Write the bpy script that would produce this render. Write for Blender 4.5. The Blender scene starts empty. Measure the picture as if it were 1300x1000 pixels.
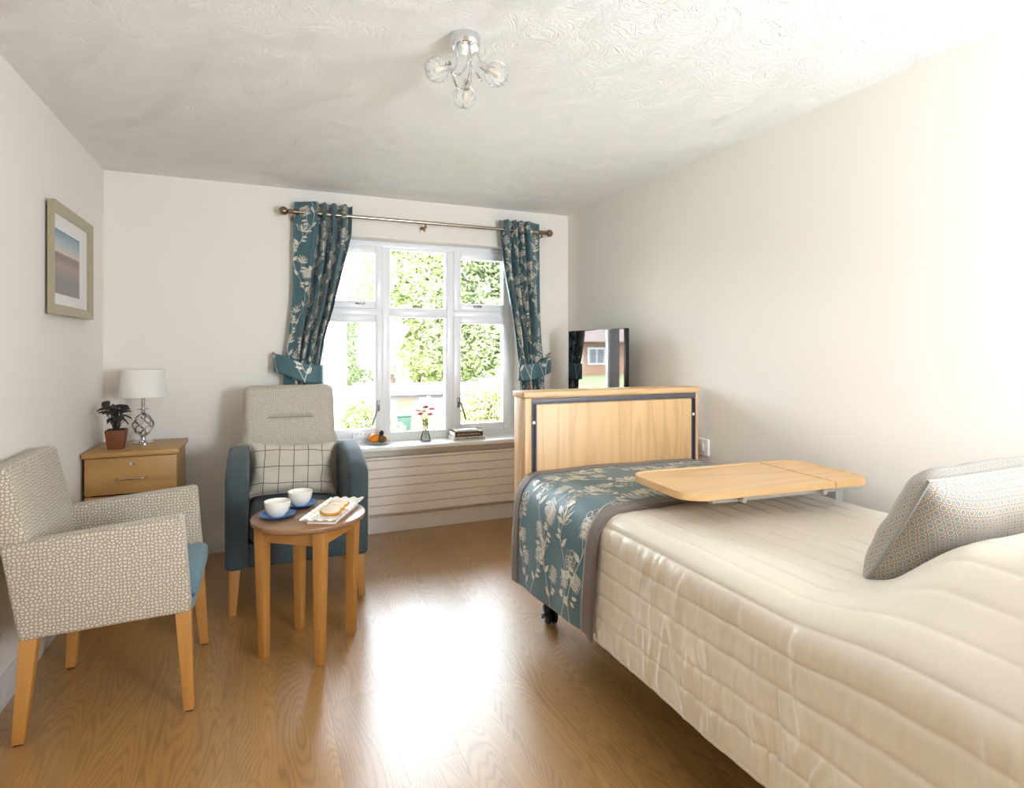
import bpy, bmesh, math, random
from mathutils import Vector, Matrix, noise
PI = math.pi
SC = bpy.context.scene
COL = SC.collection
random.seed(7)

# ------------------------------------------------------------------ camera, world, lights, exposure
ROOM_L, ROOM_R, ROOM_B, ROOM_F, CEIL = -0.883, 2.303, 4.255, -0.65, 2.40
cam = bpy.data.cameras.new('camera')
cam.sensor_width = 36.0
cam.lens = 748.6 / 1300 * 36.0
cam.shift_y = -58 / 1300
cam.clip_start = 0.02
camo = bpy.data.objects.new('camera', cam)
camo.location = (0, 0, 1.32)
camo.rotation_euler = (math.radians(90), 0, math.radians(-23))
COL.objects.link(camo)
SC.camera = camo

world = bpy.data.worlds.new('daylight')
SC.world = world
world.use_nodes = True
bg = world.node_tree.nodes['Background']
bg.inputs[0].default_value = (0.81, 0.895, 1.0, 1)
bg.inputs[1].default_value = 19.0

sun = bpy.data.lights.new('sun', 'SUN')
sun.energy = 40.0
sun.angle = math.radians(3)
sun.color = (1.0, 0.95, 0.86)
suno = bpy.data.objects.new('sun', sun)
suno.rotation_euler = Vector((0.72, 0.30, -0.62)).to_track_quat('-Z', 'Y').to_euler()
suno.location = (0, 0, 8)
COL.objects.link(suno)


def area(name, loc, aim, sx, sy, power, color=(1, 1, 1), portal=False):
    l = bpy.data.lights.new(name, 'AREA')
    l.shape = 'RECTANGLE'
    l.size, l.size_y = sx, sy
    l.energy = power
    l.color = color
    if portal:
        l.cycles.is_portal = True
    o = bpy.data.objects.new(name, l)
    o.location = loc
    o.rotation_euler = (Vector(aim) - Vector(loc)).to_track_quat('-Z', 'Z').to_euler()
    COL.objects.link(o)
    return o


area('portal_garden_window', (1.095, 4.60, 1.37), (1.095, 0, 1.37), 1.6, 1.5, 1, portal=True)
area('portal_added_window', (1.72, ROOM_F - 0.22, 1.40), (1.72, 4, 1.40), 0.8, 1.1, 1, portal=True)  # sky portal for the added window behind the camera
# fill lamp in an added window behind the camera, standing in for bounced flash
area('fill_added_window', (1.72, ROOM_F + 0.01, 1.40), (0.5, 1.8, 2.40), 0.62, 0.92, 43, (0.86, 0.92, 1.0))

SC.view_settings.view_transform = 'Standard'
SC.view_settings.look = 'None'
SC.view_settings.gamma = 1
SC.view_settings.use_curve_mapping = False
SC.view_settings.exposure = 0.60
SC.cycles.max_bounces = 10
SC.cycles.diffuse_bounces = 6
SC.cycles.glossy_bounces = 4
SC.cycles.transparent_max_bounces = 12
SC.cycles.use_denoising = True
SC.cycles.sample_clamp_indirect = 8

# ------------------------------------------------------------------ node helpers and materials
def srgb(r, g, b):
    f = lambda c: (c / 255 / 12.92) if c / 255 <= 0.04045 else ((c / 255 + 0.055) / 1.055) ** 2.4
    return (f(r), f(g), f(b), 1)


class NT:
    def __init__(s, name):
        s.m = bpy.data.materials.new(name)
        s.m.use_nodes = True
        s.t = s.m.node_tree
        s.b = s.t.nodes['Principled BSDF']

    def n(s, typ, **kw):
        nd = s.t.nodes.new(typ)
        for k, v in kw.items():
            if k.startswith('i_'):
                key = k[2:]
                key = int(key) if key.isdigit() else key.replace('_', ' ')
                if hasattr(v, 'is_output') or isinstance(v, bpy.types.NodeSocket):
                    s.t.links.new(v, nd.inputs[key])
                else:
                    nd.inputs[key].default_value = v
            else:
                setattr(nd, k, v)
        return nd

    def link(s, a, b):
        s.t.links.new(a, b)

    def ramp(s, fac, stops, interp='LINEAR'):
        nd = s.t.nodes.new('ShaderNodeValToRGB')
        nd.color_ramp.interpolation = interp
        e = nd.color_ramp.elements
        while len(e) < len(stops):
            e.new(0.5)
        for el, (p, c) in zip(e, stops):
            el.position = p
            el.color = c
        s.link(fac, nd.inputs[0])
        return nd.outputs[0]

    def math(s, op, a, b=None, c=None):
        nd = s.t.nodes.new('ShaderNodeMath')
        nd.operation = op
        for i, v in enumerate((a, b, c)):
            if v is None:
                continue
            if isinstance(v, bpy.types.NodeSocket):
                s.link(v, nd.inputs[i])
            else:
                nd.inputs[i].default_value = v
        return nd.outputs[0]

    def mix(s, fac, a, b):
        nd = s.t.nodes.new('ShaderNodeMix')
        nd.data_type = 'RGBA'
        for sock, v in ((nd.inputs[0], fac), (nd.inputs[6], a), (nd.inputs[7], b)):
            if isinstance(v, bpy.types.NodeSocket):
                s.link(v, sock)
            else:
                sock.default_value = v
        return nd.outputs[2]

    def bump(s, h, strength=0.3, dist=0.01):
        nd = s.n('ShaderNodeBump', i_Strength=strength, i_Distance=dist)
        s.link(h, nd.inputs['Height'])
        s.link(nd.outputs[0], s.b.inputs['Normal'])

    def obj(s):
        return s.n('ShaderNodeTexCoord').outputs['Object']

    def uv(s):
        return s.n('ShaderNodeTexCoord').outputs['UV']

    def scaled(s, vec, sc, loc=None):
        nd = s.n('ShaderNodeMapping', i_Vector=vec, i_Scale=sc)
        if loc is not None:
            s.link(loc, nd.inputs['Location'])
        return nd.outputs[0]

    def noise(s, vec, scale, detail=3, rough=0.5, dist=0.0):
        return s.n('ShaderNodeTexNoise', i_Vector=vec, i_Scale=scale, i_Detail=detail, i_Roughness=rough, i_Distortion=dist).outputs[0]

    def set(s, **kw):
        for k, v in kw.items():
            key = k.replace('_', ' ')
            if isinstance(v, bpy.types.NodeSocket):
                s.link(v, s.b.inputs[key])
            else:
                s.b.inputs[key].default_value = v


M = {}


def plain(name, col, rough=0.5, metal=0.0, grain=None, bump=0.0, **kw):
    t = NT(name)
    c = col
    if grain:
        nz = t.noise(t.obj(), grain, 4)
        c = t.mix(t.math('MULTIPLY', nz, 1.0), tuple(x * 0.9 for x in col[:3]) + (1,), tuple(min(1, x * 1.08) for x in col[:3]) + (1,))
        if bump:
            t.bump(nz, bump, 0.002)
    t.set(Base_Color=c, Roughness=rough, Metallic=metal, **kw)
    M[name] = t.m
    return t


def wood(name, light, dark, axis, rough=0.4, scale=1.0, bands=26.0, contrast=1.0, use_rand=False, coat=0.0, stretch=9.0):
    """grain runs along axis; growth-ring lines are contours of a stretched noise field"""
    t = NT(name)
    co = t.obj()
    loc = None
    if use_rand:
        r = t.n('ShaderNodeObjectInfo').outputs['Random']
        cb = t.n('ShaderNodeCombineXYZ')
        t.link(t.math('MULTIPLY', r, 37.0), cb.inputs[0])
        t.link(t.math('MULTIPLY', r, 91.0), cb.inputs[1])
        t.link(t.math('MULTIPLY', r, 53.0), cb.inputs[2])
        loc = cb.outputs[0]
    sc = [5.0 * scale] * 3
    sc[axis] = 5.0 * scale / stretch
    v = t.scaled(co, sc, loc)
    f = t.noise(v, 1.0, 1.5, 0.4, 0.25)
    band = t.math('SINE', t.math('MULTIPLY', f, bands * 2.2))
    band = t.math('MULTIPLY_ADD', band, 0.5, 0.5)
    band = t.math('POWER', band, 2.2)
    sf = [130.0 * scale] * 3
    sf[axis] = 4.0 * scale
    fine = t.noise(t.scaled(co, sf, loc), 1.0, 3, 0.6)
    tone = t.noise(v, 0.6, 2)
    a = t.math('MULTIPLY_ADD', band, 0.36 * contrast, t.math('MULTIPLY', fine, 0.55 * contrast))
    a = t.math('ADD', a, t.math('MULTIPLY_ADD', tone, 0.5, -0.27))
    if use_rand:
        a = t.math('ADD', a, t.math('MULTIPLY_ADD', t.n('ShaderNodeObjectInfo').outputs['Random'], 0.12, -0.06))
    c = t.ramp(a, [(0.05, light), (0.85, dark)])
    t.set(Base_Color=c, Roughness=rough, Coat_Weight=coat, Coat_Roughness=0.34)
    t.bump(fine, 0.06, 0.002)
    M[name] = t.m
    return t


# walls, ceiling
t = NT('wall_paint')
nz = t.noise(t.obj(), 180, 3)
t.set(Base_Color=srgb(238, 233, 225), Roughness=0.75)
t.bump(nz, 0.04, 0.002)
M['wall'] = t.m
t = NT('ceiling_artex')
co = t.obj()
w = t.noise(co, 5.0, 2)
v2 = t.n('ShaderNodeVectorMath', operation='MULTIPLY_ADD', i_0=t.n('ShaderNodeTexNoise', i_Vector=co, i_Scale=4.0, i_Detail=1.0).outputs[1], i_1=(0.7, 0.7, 0.0), i_2=co).outputs[0]
wv = t.n('ShaderNodeTexNoise', i_Vector=t.scaled(v2, (32, 70, 32)), i_Scale=1.0, i_Detail=2.0, i_Distortion=1.2).outputs[0]
ridge = t.math('ABSOLUTE', t.math('SUBTRACT', wv, 0.5))
h = t.math('ADD', t.math('MULTIPLY', ridge, -2.2), t.math('MULTIPLY', t.noise(co, 55, 3), 0.7))
t.set(Base_Color=srgb(246, 245, 243), Roughness=0.85)
t.bump(h, 0.72, 0.008)
M['ceiling'] = t.m
plain('white_gloss', srgb(238, 239, 240), 0.3)
plain('upvc', srgb(243, 245, 250), 0.28)
plain('skirting', srgb(238, 237, 235), 0.35)
plain('radiator', srgb(238, 231, 222), 0.4)
plain('sill', srgb(243, 242, 240), 0.25)
wood('floor_oak', srgb(180, 136, 78), srgb(110, 74, 34), 1, rough=0.33, scale=1.35, bands=110, use_rand=True, contrast=0.75, stretch=7, coat=1.0)
plain('subfloor', srgb(90, 62, 32), 0.8)
for ax, nm in ((0, 'x'), (1, 'y'), (2, 'z')):
    wood('oak_' + nm, srgb(224, 187, 138), srgb(190, 148, 98), ax, rough=0.42, scale=2.2, bands=14, contrast=0.85)
    wood('honey_' + nm, srgb(190, 136, 70), srgb(152, 100, 44), ax, rough=0.38, scale=1.5, bands=10, contrast=0.7)
    wood('cabinet_' + nm, srgb(184, 142, 86), srgb(148, 106, 56), ax, rough=0.4, scale=1.3, bands=14, contrast=0.7)
    wood('beech_' + nm, srgb(228, 190, 140), srgb(198, 152, 100), ax, rough=0.36, scale=1.2, bands=14, contrast=0.8)
wood('walnut_top', srgb(168, 130, 96), srgb(118, 84, 58), 0, rough=0.3, scale=1.4, bands=14)
plain('chrome', (0.72, 0.72, 0.74, 1), 0.08, 1.0)
plain('brushed_steel', srgb(190, 178, 162), 0.25, 1.0)
plain('antique_steel', srgb(150, 130, 110), 0.28, 1.0)
plain('grey_metal', srgb(196, 196, 196), 0.35, 0.6)
plain('dark_rail', srgb(92, 92, 98), 0.5, 0.3)
plain('dark_groove', srgb(38, 44, 58), 0.35)
plain('black_plastic', srgb(20, 20, 24), 0.25)
plain('tv_screen', srgb(8, 8, 10), 0.03, Specular_IOR_Level=1.0, IOR=1.8)
plain('handle_metal', srgb(128, 128, 132), 0.35, 0.8)
plain('brown_metal', srgb(72, 58, 48), 0.4, 0.3)
plain('bed_dark', srgb(42, 38, 36), 0.6)
plain('mattress', srgb(200, 196, 186), 0.8)
plain('ceramic', srgb(243, 240, 230), 0.12)
plain('saucer_blue', srgb(40, 108, 176), 0.15)
plain('coffee', srgb(120, 82, 50), 0.3)
plain('icing', srgb(240, 224, 200), 0.6, grain=120, bump=0.5)
plain('biscuit', srgb(205, 140, 52), 0.75, grain=90, bump=0.5)
plain('platter', srgb(246, 244, 236), 0.2)
plain('yellow_paint', srgb(240, 218, 110), 0.4)
plain('pale_green_paint', srgb(206, 222, 170), 0.4)
plain('shade', srgb(238, 235, 230), 0.8, grain=300)
plain('terracotta', srgb(116, 66, 34), 0.6, grain=30, bump=0.2)
plain('soil', srgb(40, 28, 20), 0.95, grain=80)
plain('silver_frame', srgb(176, 168, 142), 0.35, 0.55)
plain('mat_board', srgb(232, 230, 228), 0.8)
plain('orange', srgb(240, 140, 16), 0.45, grain=200, bump=0.3)
plain('kiwi', srgb(122, 86, 50), 0.9, grain=160, bump=0.3)
plain('plum', srgb(58, 30, 48), 0.35)
plain('pale_fruit', srgb(236, 214, 150), 0.5)
plain('pale_blue_china', srgb(206, 218, 232), 0.15)
plain('book_grey', srgb(196, 194, 190), 0.6)
plain('book_brown', srgb(84, 58, 44), 0.55)
plain('book_white', srgb(236, 234, 230), 0.6)
plain('paper', srgb(238, 234, 222), 0.85, grain=260)
plain('lettering_cream', srgb(222, 206, 180), 0.6)
plain('lettering_dark', srgb(120, 116, 112), 0.6)
plain('flower_pink', srgb(224, 120, 146), 0.6)
plain('flower_pale', srgb(246, 218, 224), 0.6)
plain('flower_red', srgb(150, 30, 70), 0.6)
plain('stem', srgb(120, 170, 70), 0.6)
plain('leaf_light', srgb(150, 190, 90), 0.6)
plain('socket', srgb(240, 240, 238), 0.3)
plain('taupe_trim', srgb(112, 98, 88), 0.7, grain=400, bump=0.2, Sheen_Weight=0.2)
plain('print_silver', srgb(220, 216, 204), 0.45)
plain('print_gold', srgb(176, 166, 132), 0.45)
plain('piping', srgb(150, 146, 138), 0.7)
plain('hem_stitch', srgb(206, 190, 160), 0.6)


def fabric(name, col, rough=0.8, weave=900, sheen=0.15, mott=0.10):
    t = NT(name)
    u = t.uv()
    n1 = t.noise(t.scaled(u, (weave, weave * 0.25, weave)), 1.0, 2)
    n2 = t.noise(t.scaled(u, (weave * 0.25, weave, weave)), 1.0, 2)
    n3 = t.noise(u, 14, 3)
    a = t.math('ADD', t.math('MULTIPLY', t.math('ADD', n1, n2), 0.35), t.math('MULTIPLY', n3, 0.3))
    dk = tuple(x * (1 - mott * 2.5) for x in col[:3]) + (1,)
    lt = tuple(min(1, x * (1 + mott * 2.5)) for x in col[:3]) + (1,)
    t.set(Base_Color=t.mix(a, dk, lt), Roughness=rough, Sheen_Weight=sheen)
    t.bump(t.math('ADD', n1, n2), 0.15, 0.001)
    M[name] = t.m
    return t


fabric('teal_weave', srgb(58, 75, 82), 0.75, 500)
fabric('blue_weave', srgb(96, 126, 138), 0.75, 500)
fabric('teal_print_base', srgb(66, 104, 112), 0.55, 700, 0.25, 0.05)


def honeycomb(name, scale, line, fill, lo=0.05, hi=0.16, rand=0.55):
    t = NT(name)
    u = t.uv()
    vo = t.n('ShaderNodeTexVoronoi', voronoi_dimensions='2D', feature='DISTANCE_TO_EDGE', i_Vector=u, i_Scale=scale, i_Randomness=rand)
    c = t.ramp(vo.outputs['Distance'], [(lo, line), (hi, fill)])
    n1 = t.noise(u, 1500, 2)
    t.set(Base_Color=t.mix(t.math('MULTIPLY', n1, 0.25), c, (0.35, 0.32, 0.27, 1)), Roughness=0.85, Sheen_Weight=0.15)
    t.bump(vo.outputs['Distance'], 0.25, 0.002)
    M[name] = t.m


honeycomb('cream_trellis', 84, srgb(148, 136, 117), srgb(210, 200, 183), 0.08, 0.24, 0.7)
honeycomb('cream_small_weave', 105, srgb(158, 150, 134), srgb(216, 210, 196), 0.08, 0.22, 0.7)

# window-pane plaid
t = NT('plaid')
br = t.n('ShaderNodeTexBrick', offset=0.0, squash=1.0, i_Vector=t.uv(), i_Scale=1.0, i_Brick_Width=0.078, i_Row_Height=0.093)
br.inputs['Mortar Size'].default_value = 0.0022
br.inputs['Mortar Smooth'].default_value = 0.2
br.inputs['Color1'].default_value = srgb(205, 196, 180)
br.inputs['Color2'].default_value = srgb(205, 196, 180)
br.inputs['Mortar'].default_value = srgb(88, 80, 76)
t.set(Base_Color=br.outputs[0], Roughness=0.85, Sheen_Weight=0.2)
t.bump(t.noise(t.uv(), 900, 2), 0.15, 0.001)
M['plaid'] = t.m

# rings on a hexagonal lattice
t = NT('ring_print')
u = t.scaled(t.uv(), (44, 44, 0))
hx = (1.0, 1.7320508, 1.0)


def hexdist(off):
    a = t.n('ShaderNodeVectorMath', operation='ADD', i_0=u, i_1=off).outputs[0]
    m = t.n('ShaderNodeVectorMath', operation='WRAP', i_0=a, i_1=(0.5, 0.8660254, 0.5), i_2=(-0.5, -0.8660254, -0.5)).outputs[0]
    m = t.n('ShaderNodeVectorMath', operation='MULTIPLY', i_0=m, i_1=(1, 1, 0)).outputs[0]
    return t.n('ShaderNodeVectorMath', operation='LENGTH', i_0=m).outputs['Value']


d = t.math('MINIMUM', hexdist((0, 0, 0)), hexdist((0.5, 0.8660254, 0)))
c = t.ramp(d, [(0.0, srgb(130, 138, 140)), (0.24, srgb(124, 132, 132)), (0.29, srgb(190, 180, 164)), (0.35, srgb(190, 180, 164)), (0.39, srgb(124, 104, 90)), (0.45, srgb(124, 104, 90)), (0.50, srgb(182, 170, 152))])
t.set(Base_Color=c, Roughness=0.8, Sheen_Weight=0.2)
t.bump(t.noise(t.uv(), 1200, 2), 0.2, 0.001)
M['ring_print'] = t.m

# satin quilt
t = NT('satin_quilt')
n1 = t.noise(t.uv(), 22, 4, 0.6)
wr = t.noise(t.scaled(t.uv(), (26, 70, 1)), 1.0, 3, 0.6, 1.0)
t.set(Base_Color=srgb(226, 217, 199), Roughness=0.27, Specular_IOR_Level=0.8, Sheen_Weight=0.45, Sheen_Roughness=0.4)
t.bump(t.math('ADD', n1, t.math('MULTIPLY', wr, 0.7)), 0.12, 0.01)
M['quilt'] = t.m

# clear glass pane: straight through plus mirror reflection
def pane_mat(name, tint, ior=1.45, haze=0.0):
    m = bpy.data.materials.new(name)
    m.use_nodes = True
    nt = m.node_tree
    nt.nodes.remove(nt.nodes['Principled BSDF'])
    out = nt.nodes['Material Output']
    tr = nt.nodes.new('ShaderNodeBsdfTransparent')
    tr.inputs[0].default_value = tint
    gl = nt.nodes.new('ShaderNodeBsdfGlossy')
    gl.inputs['Roughness'].default_value = 0.02
    fr = nt.nodes.new('ShaderNodeFresnel')
    fr.inputs[0].default_value = ior
    mx = nt.nodes.new('ShaderNodeMixShader')
    nt.links.new(fr.outputs[0], mx.inputs[0])
    nt.links.new(tr.outputs[0], mx.inputs[1])
    nt.links.new(gl.outputs[0], mx.inputs[2])
    last = mx.outputs[0]
    if haze:
        df = nt.nodes.new('ShaderNodeBsdfDiffuse')
        df.inputs[0].default_value = (0.95, 0.95, 0.94, 1)
        m2 = nt.nodes.new('ShaderNodeMixShader')
        m2.inputs[0].default_value = haze
        nt.links.new(last, m2.inputs[1])
        nt.links.new(df.outputs[0], m2.inputs[2])
        last = m2.outputs[0]
    nt.links.new(last, out.inputs[0])
    M[name] = m


pane_mat('glass_pane', (0.97, 0.985, 0.98, 1))
pane_mat('vase_glass', (0.98, 0.985, 0.99, 1), 1.35)
pane_mat('globe_glass', (0.97, 0.97, 0.965, 1), 1.22, 0.14)

# art print: seaside under a fading sky
t = NT('art_print')
sx = t.n('ShaderNodeSeparateXYZ', i_Vector=t.uv())
n = t.noise(t.scaled(t.uv(), (1, 1.6, 1)), 14, 4, 0.6)
yy = t.math('ADD', sx.outputs[1], t.math('MULTIPLY_ADD', n, 0.03, -0.015))
c = t.ramp(yy, [(0.0, srgb(128, 112, 104)), (0.22, srgb(112, 116, 120)), (0.45, srgb(168, 136, 120)), (0.63, srgb(120, 100, 96)), (0.66, srgb(206, 186, 170)), (0.8, srgb(150, 170, 182)), (1.0, srgb(74, 120, 146))])
c = t.mix(t.math('MULTIPLY', t.math('LESS_THAN', sx.outputs[1], 0.6), t.math('MULTIPLY', n, 0.6)), c, srgb(70, 70, 80))
t.set(Base_Color=c, Roughness=0.25)
M['art_print'] = t.m

# plants and garden
def leafmat(name, a, b, trans=0.42):
    t = NT(name)
    r = t.noise(t.obj(), 1.3, 3)
    cr = t.ramp(r, [(0.3, a), (0.7, b)])
    t.set(Base_Color=cr, Roughness=0.55)
    if trans:
        tl = t.n('ShaderNodeBsdfTranslucent', i_Color=cr)
        mx = t.n('ShaderNodeMixShader', i_0=trans)
        t.link(t.b.outputs[0], mx.inputs[1])
        t.link(tl.outputs[0], mx.inputs[2])
        t.link(mx.outputs[0], t.t.nodes['Material Output'].inputs[0])
    M[name] = t.m


leafmat('leaf_purple', srgb(78, 58, 64), srgb(104, 108, 90))
leafmat('foliage_bright', (0.16, 0.21, 0.07, 1), (0.27, 0.32, 0.13, 1))
leafmat('foliage_mid', (0.14, 0.18, 0.08, 1), (0.25, 0.29, 0.14, 1))
leafmat('foliage_dark', (0.07, 0.11, 0.05, 1), (0.13, 0.17, 0.08, 1))
leafmat('foliage_yellow', (0.24, 0.25, 0.10, 1), (0.36, 0.35, 0.18, 1))
leafmat('lawn', (0.18, 0.20, 0.10, 1), (0.26, 0.27, 0.15, 1))
plain('bark', (0.09, 0.065, 0.045, 1), 0.9, grain=12, bump=0.5)
plain('render_white', (0.62, 0.62, 0.61, 1), 0.8)
plain('roof_tile', (0.10, 0.075, 0.07, 1), 0.8, grain=10)
plain('shed_grey', (0.16, 0.15, 0.155, 1), 0.8, grain=8)
plain('paving', (0.55, 0.53, 0.50, 1), 0.85, grain=4)
plain('bin_green', (0.015, 0.05, 0.035, 1), 0.5)
plain('brick_red', (0.28, 0.13, 0.085, 1), 0.85, grain=6)
plain('house_brick', (0.20, 0.11, 0.075, 1), 0.85, grain=6)
plain('house_glass', (0.05, 0.06, 0.07, 1), 0.05)

# ------------------------------------------------------------------ mesh helpers
IDENT = Matrix.Identity(4)


class MB:
    def __init__(s):
        s.v, s.f, s.uv = [], [], []

    def add(s, vs, fs, uvs=None):
        o = len(s.v)
        s.v += [tuple(p) for p in vs]
        s.f += [tuple(i + o for i in f) for f in fs]
        s.uv += list(uvs) if uvs is not None else [None] * len(vs)
        return s

    def box(s, x0, x1, y0, y1, z0, z1):
        vs = [(x, y, z) for z in (z0, z1) for y in (y0, y1) for x in (x0, x1)]
        return s.add(vs, [(0, 2, 3, 1), (4, 5, 7, 6), (0, 1, 5, 4), (2, 6, 7, 3), (0, 4, 6, 2), (1, 3, 7, 5)])

    def rbox(s, x0, x1, y0, y1, z0, z1, r=0.01, seg=2, xf=None):
        bm = bmesh.new()
        bmesh.ops.create_cube(bm, size=1)
        for v in bm.verts:
            v.co = Vector(((x0 + x1) / 2 + v.co.x * (x1 - x0), (y0 + y1) / 2 + v.co.y * (y1 - y0), (z0 + z1) / 2 + v.co.z * (z1 - z0)))
        bmesh.ops.bevel(bm, geom=bm.edges[:], offset=r, segments=seg, profile=0.5, affect='EDGES')
        return s.bm(bm, xf)

    def bm(s, bm, xf=None):
        bm.verts.index_update()
        vs = [(xf(v.co) if xf else v.co) for v in bm.verts]
        s.add(vs, [[v.index for v in f.verts] for f in bm.faces])
        bm.free()
        return s

    def hexa(s, bot, top, r=0.0, seg=2):
        """eight corners: four at the bottom, four on top, both counter-clockwise"""
        bm = bmesh.new()
        b = [bm.verts.new(p) for p in bot]
        t_ = [bm.verts.new(p) for p in top]
        bm.faces.new(b[::-1])
        bm.faces.new(t_)
        for i in range(4):
            j = (i + 1) % 4
            bm.faces.new((b[i], b[j], t_[j], t_[i]))
        if r:
            bmesh.ops.bevel(bm, geom=bm.edges[:], offset=r, segments=seg, profile=0.5, affect='EDGES')
        return s.bm(bm)

    def prism(s, poly, axis, lo, hi, r=0.0, seg=2):
        """polygon in the two other axes (cyclic order), pulled from lo to hi along axis"""
        bm = bmesh.new()

        def P(p, w):
            q = [0, 0, 0]
            q[axis] = w
            q[(axis + 1) % 3] = p[0]
            q[(axis + 2) % 3] = p[1]
            return q
        a = [bm.verts.new(P(p, lo)) for p in poly]
        b = [bm.verts.new(P(p, hi)) for p in poly]
        bm.faces.new(a[::-1])
        bm.faces.new(b)
        for i in range(len(poly)):
            j = (i + 1) % len(poly)
            bm.faces.new((a[i], a[j], b[j], b[i]))
        bmesh.ops.recalc_face_normals(bm, faces=bm.faces[:])
        if r:
            bmesh.ops.bevel(bm, geom=bm.edges[:], offset=r, segments=seg, profile=0.5, affect='EDGES')
        return s.bm(bm)

    def tube(s, path, r, n=10, closed=False, caps=True):
        pts = [Vector(p) for p in path]
        N = len(pts)
        rr = r if isinstance(r, (list, tuple)) else [r] * N
        up = Vector((0, 0, 1))
        vs, fs = [], []
        prev = None
        for i, p in enumerate(pts):
            a = pts[i - 1] if (i > 0 or closed) else p
            b = pts[(i + 1) % N] if (i < N - 1 or closed) else p
            d = (b - a).normalized()
            if prev is None:
                x = d.cross(up)
                if x.length < 1e-4:
                    x = d.cross(Vector((1, 0, 0)))
            else:
                x = prev - d * prev.dot(d)
            x.normalize()
            prev = x
            y = d.cross(x)
            for k in range(n):
                an = 2 * PI * k / n
                vs.append(p + (x * math.cos(an) + y * math.sin(an)) * rr[i])
        for i in range(N if closed else N - 1):
            j = (i + 1) % N
            for k in range(n):
                k2 = (k + 1) % n
                fs.append((i * n + k, j * n + k, j * n + k2, i * n + k2))
        if caps and not closed:
            fs.append(tuple(range(n)))
            fs.append(tuple(range((N - 1) * n, N * n))[::-1])
        return s.add(vs, fs)

    def lathe(s, prof, c=(0, 0, 0), n=32, axis=2, xf=None):
        """profile of (radius, height) turned about axis through c"""
        vs, fs = [], []
        for r, h in prof:
            for k in range(n):
                an = 2 * PI * k / n
                q = [0, 0, 0]
                q[axis] = h
                q[(axis + 1) % 3] = r * math.cos(an)
                q[(axis + 2) % 3] = r * math.sin(an)
                p = Vector(q) + Vector(c)
                vs.append(xf(p) if xf else p)
        for i in range(len(prof) - 1):
            for k in range(n):
                k2 = (k + 1) % n
                fs.append((i * n + k, i * n + k2, (i + 1) * n + k2, (i + 1) * n + k))
        if prof[0][0] > 1e-5:
            fs.append(tuple(range(n))[::-1])
        if prof[-1][0] > 1e-5:
            fs.append(tuple(range((len(prof) - 1) * n, len(prof) * n)))
        return s.add(vs, fs)

    def ball(s, c, r, n=16, m=10, sq=(1, 1, 1)):
        prof = [(max(1e-6, math.sin(PI * i / m)), -math.cos(PI * i / m)) for i in range(m + 1)]
        c = Vector(c)
        return s.lathe(prof, (0, 0, 0), n, 2, lambda p: c + Vector((p.x * r * sq[0], p.y * r * sq[1], p.z * r * sq[2])))

    def grid(s, fn, nu, nv, uvfn=None, wrap_u=False):
        vs, uvs, fs = [], [], []
        for j in range(nv + 1):
            for i in range(nu + 1):
                a, b = i / nu, j / nv
                vs.append(fn(a, b))
                uvs.append(uvfn(a, b) if uvfn else (a, b))
        for j in range(nv):
            for i in range(nu):
                q = j * (nu + 1) + i
                fs.append((q, q + 1, q + nu + 2, q + nu + 1))
        return s.add(vs, fs, uvs)

    def build(s, name, mat, parent=None, smooth=True, origin=None, angle=38):
        me = bpy.data.meshes.new(name)
        o = bpy.data.objects.new(name, me)
        inv = IDENT
        if parent is not None:
            inv = Matrix(parent['_mw']).inverted() if '_mw' in parent else WM[parent.name].inverted()
            WM[o.name] = WM[parent.name]
        elif origin is not None:
            o.location = origin
            inv = Matrix.Translation(Vector(origin)).inverted()
            WM[o.name] = Matrix.Translation(Vector(origin))
        else:
            WM[o.name] = IDENT
        me.from_pydata([inv @ Vector(p) for p in s.v], [], s.f)
        me.validate()
        bm = bmesh.new()
        bm.from_mesh(me)
        bmesh.ops.recalc_face_normals(bm, faces=bm.faces[:]) if len(s.f) < 60000 and not any(u is not None for u in s.uv) else None
        bm.to_mesh(me)
        bm.free()
        uvl = me.uv_layers.new(name='UVMap')
        for p in me.polygons:
            nx, ny, nz = (abs(x) for x in p.normal)
            for li in p.loop_indices:
                vi = me.loops[li].vertex_index
                u = s.uv[vi] if vi < len(s.uv) else None
                if u is None:
                    c = me.vertices[vi].co
                    u = (c.x, c.y) if nz >= nx and nz >= ny else ((c.y, c.z) if nx >= ny else (c.x, c.z))
                uvl.data[li].uv = u
        if smooth:
            me.polygons.foreach_set('use_smooth', [True] * len(me.polygons))
            me.set_sharp_from_angle(angle=math.radians(angle))
        me.materials.append(M[mat])
        COL.objects.link(o)
        if parent is not None:
            o.parent = parent
        return o


WM = {}


def thing(name, label, cat, loc=(0, 0, 0), rz=0.0, group=None):
    o = bpy.data.objects.new(name, None)
    o.empty_display_size = 0.05
    o.location = loc
    o.rotation_euler = (0, 0, rz)
    COL.objects.link(o)
    WM[o.name] = Matrix.Translation(Vector(loc)) @ Matrix.Rotation(rz, 4, 'Z')
    return tag(o, label, cat, group)


def tag(o, label, cat, group=None):
    o['label'] = label
    o['category'] = cat
    if group:
        o['group'] = group
    return o


def struct(o, label=None):
    o['kind'] = 'structure'
    if label:
        o['label'] = label
    return o


def L(p0, p1, a):
    return p0 + (p1 - p0) * a


def smooth01(a):
    a = max(0.0, min(1.0, a))
    return a * a * (3 - 2 * a)


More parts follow.
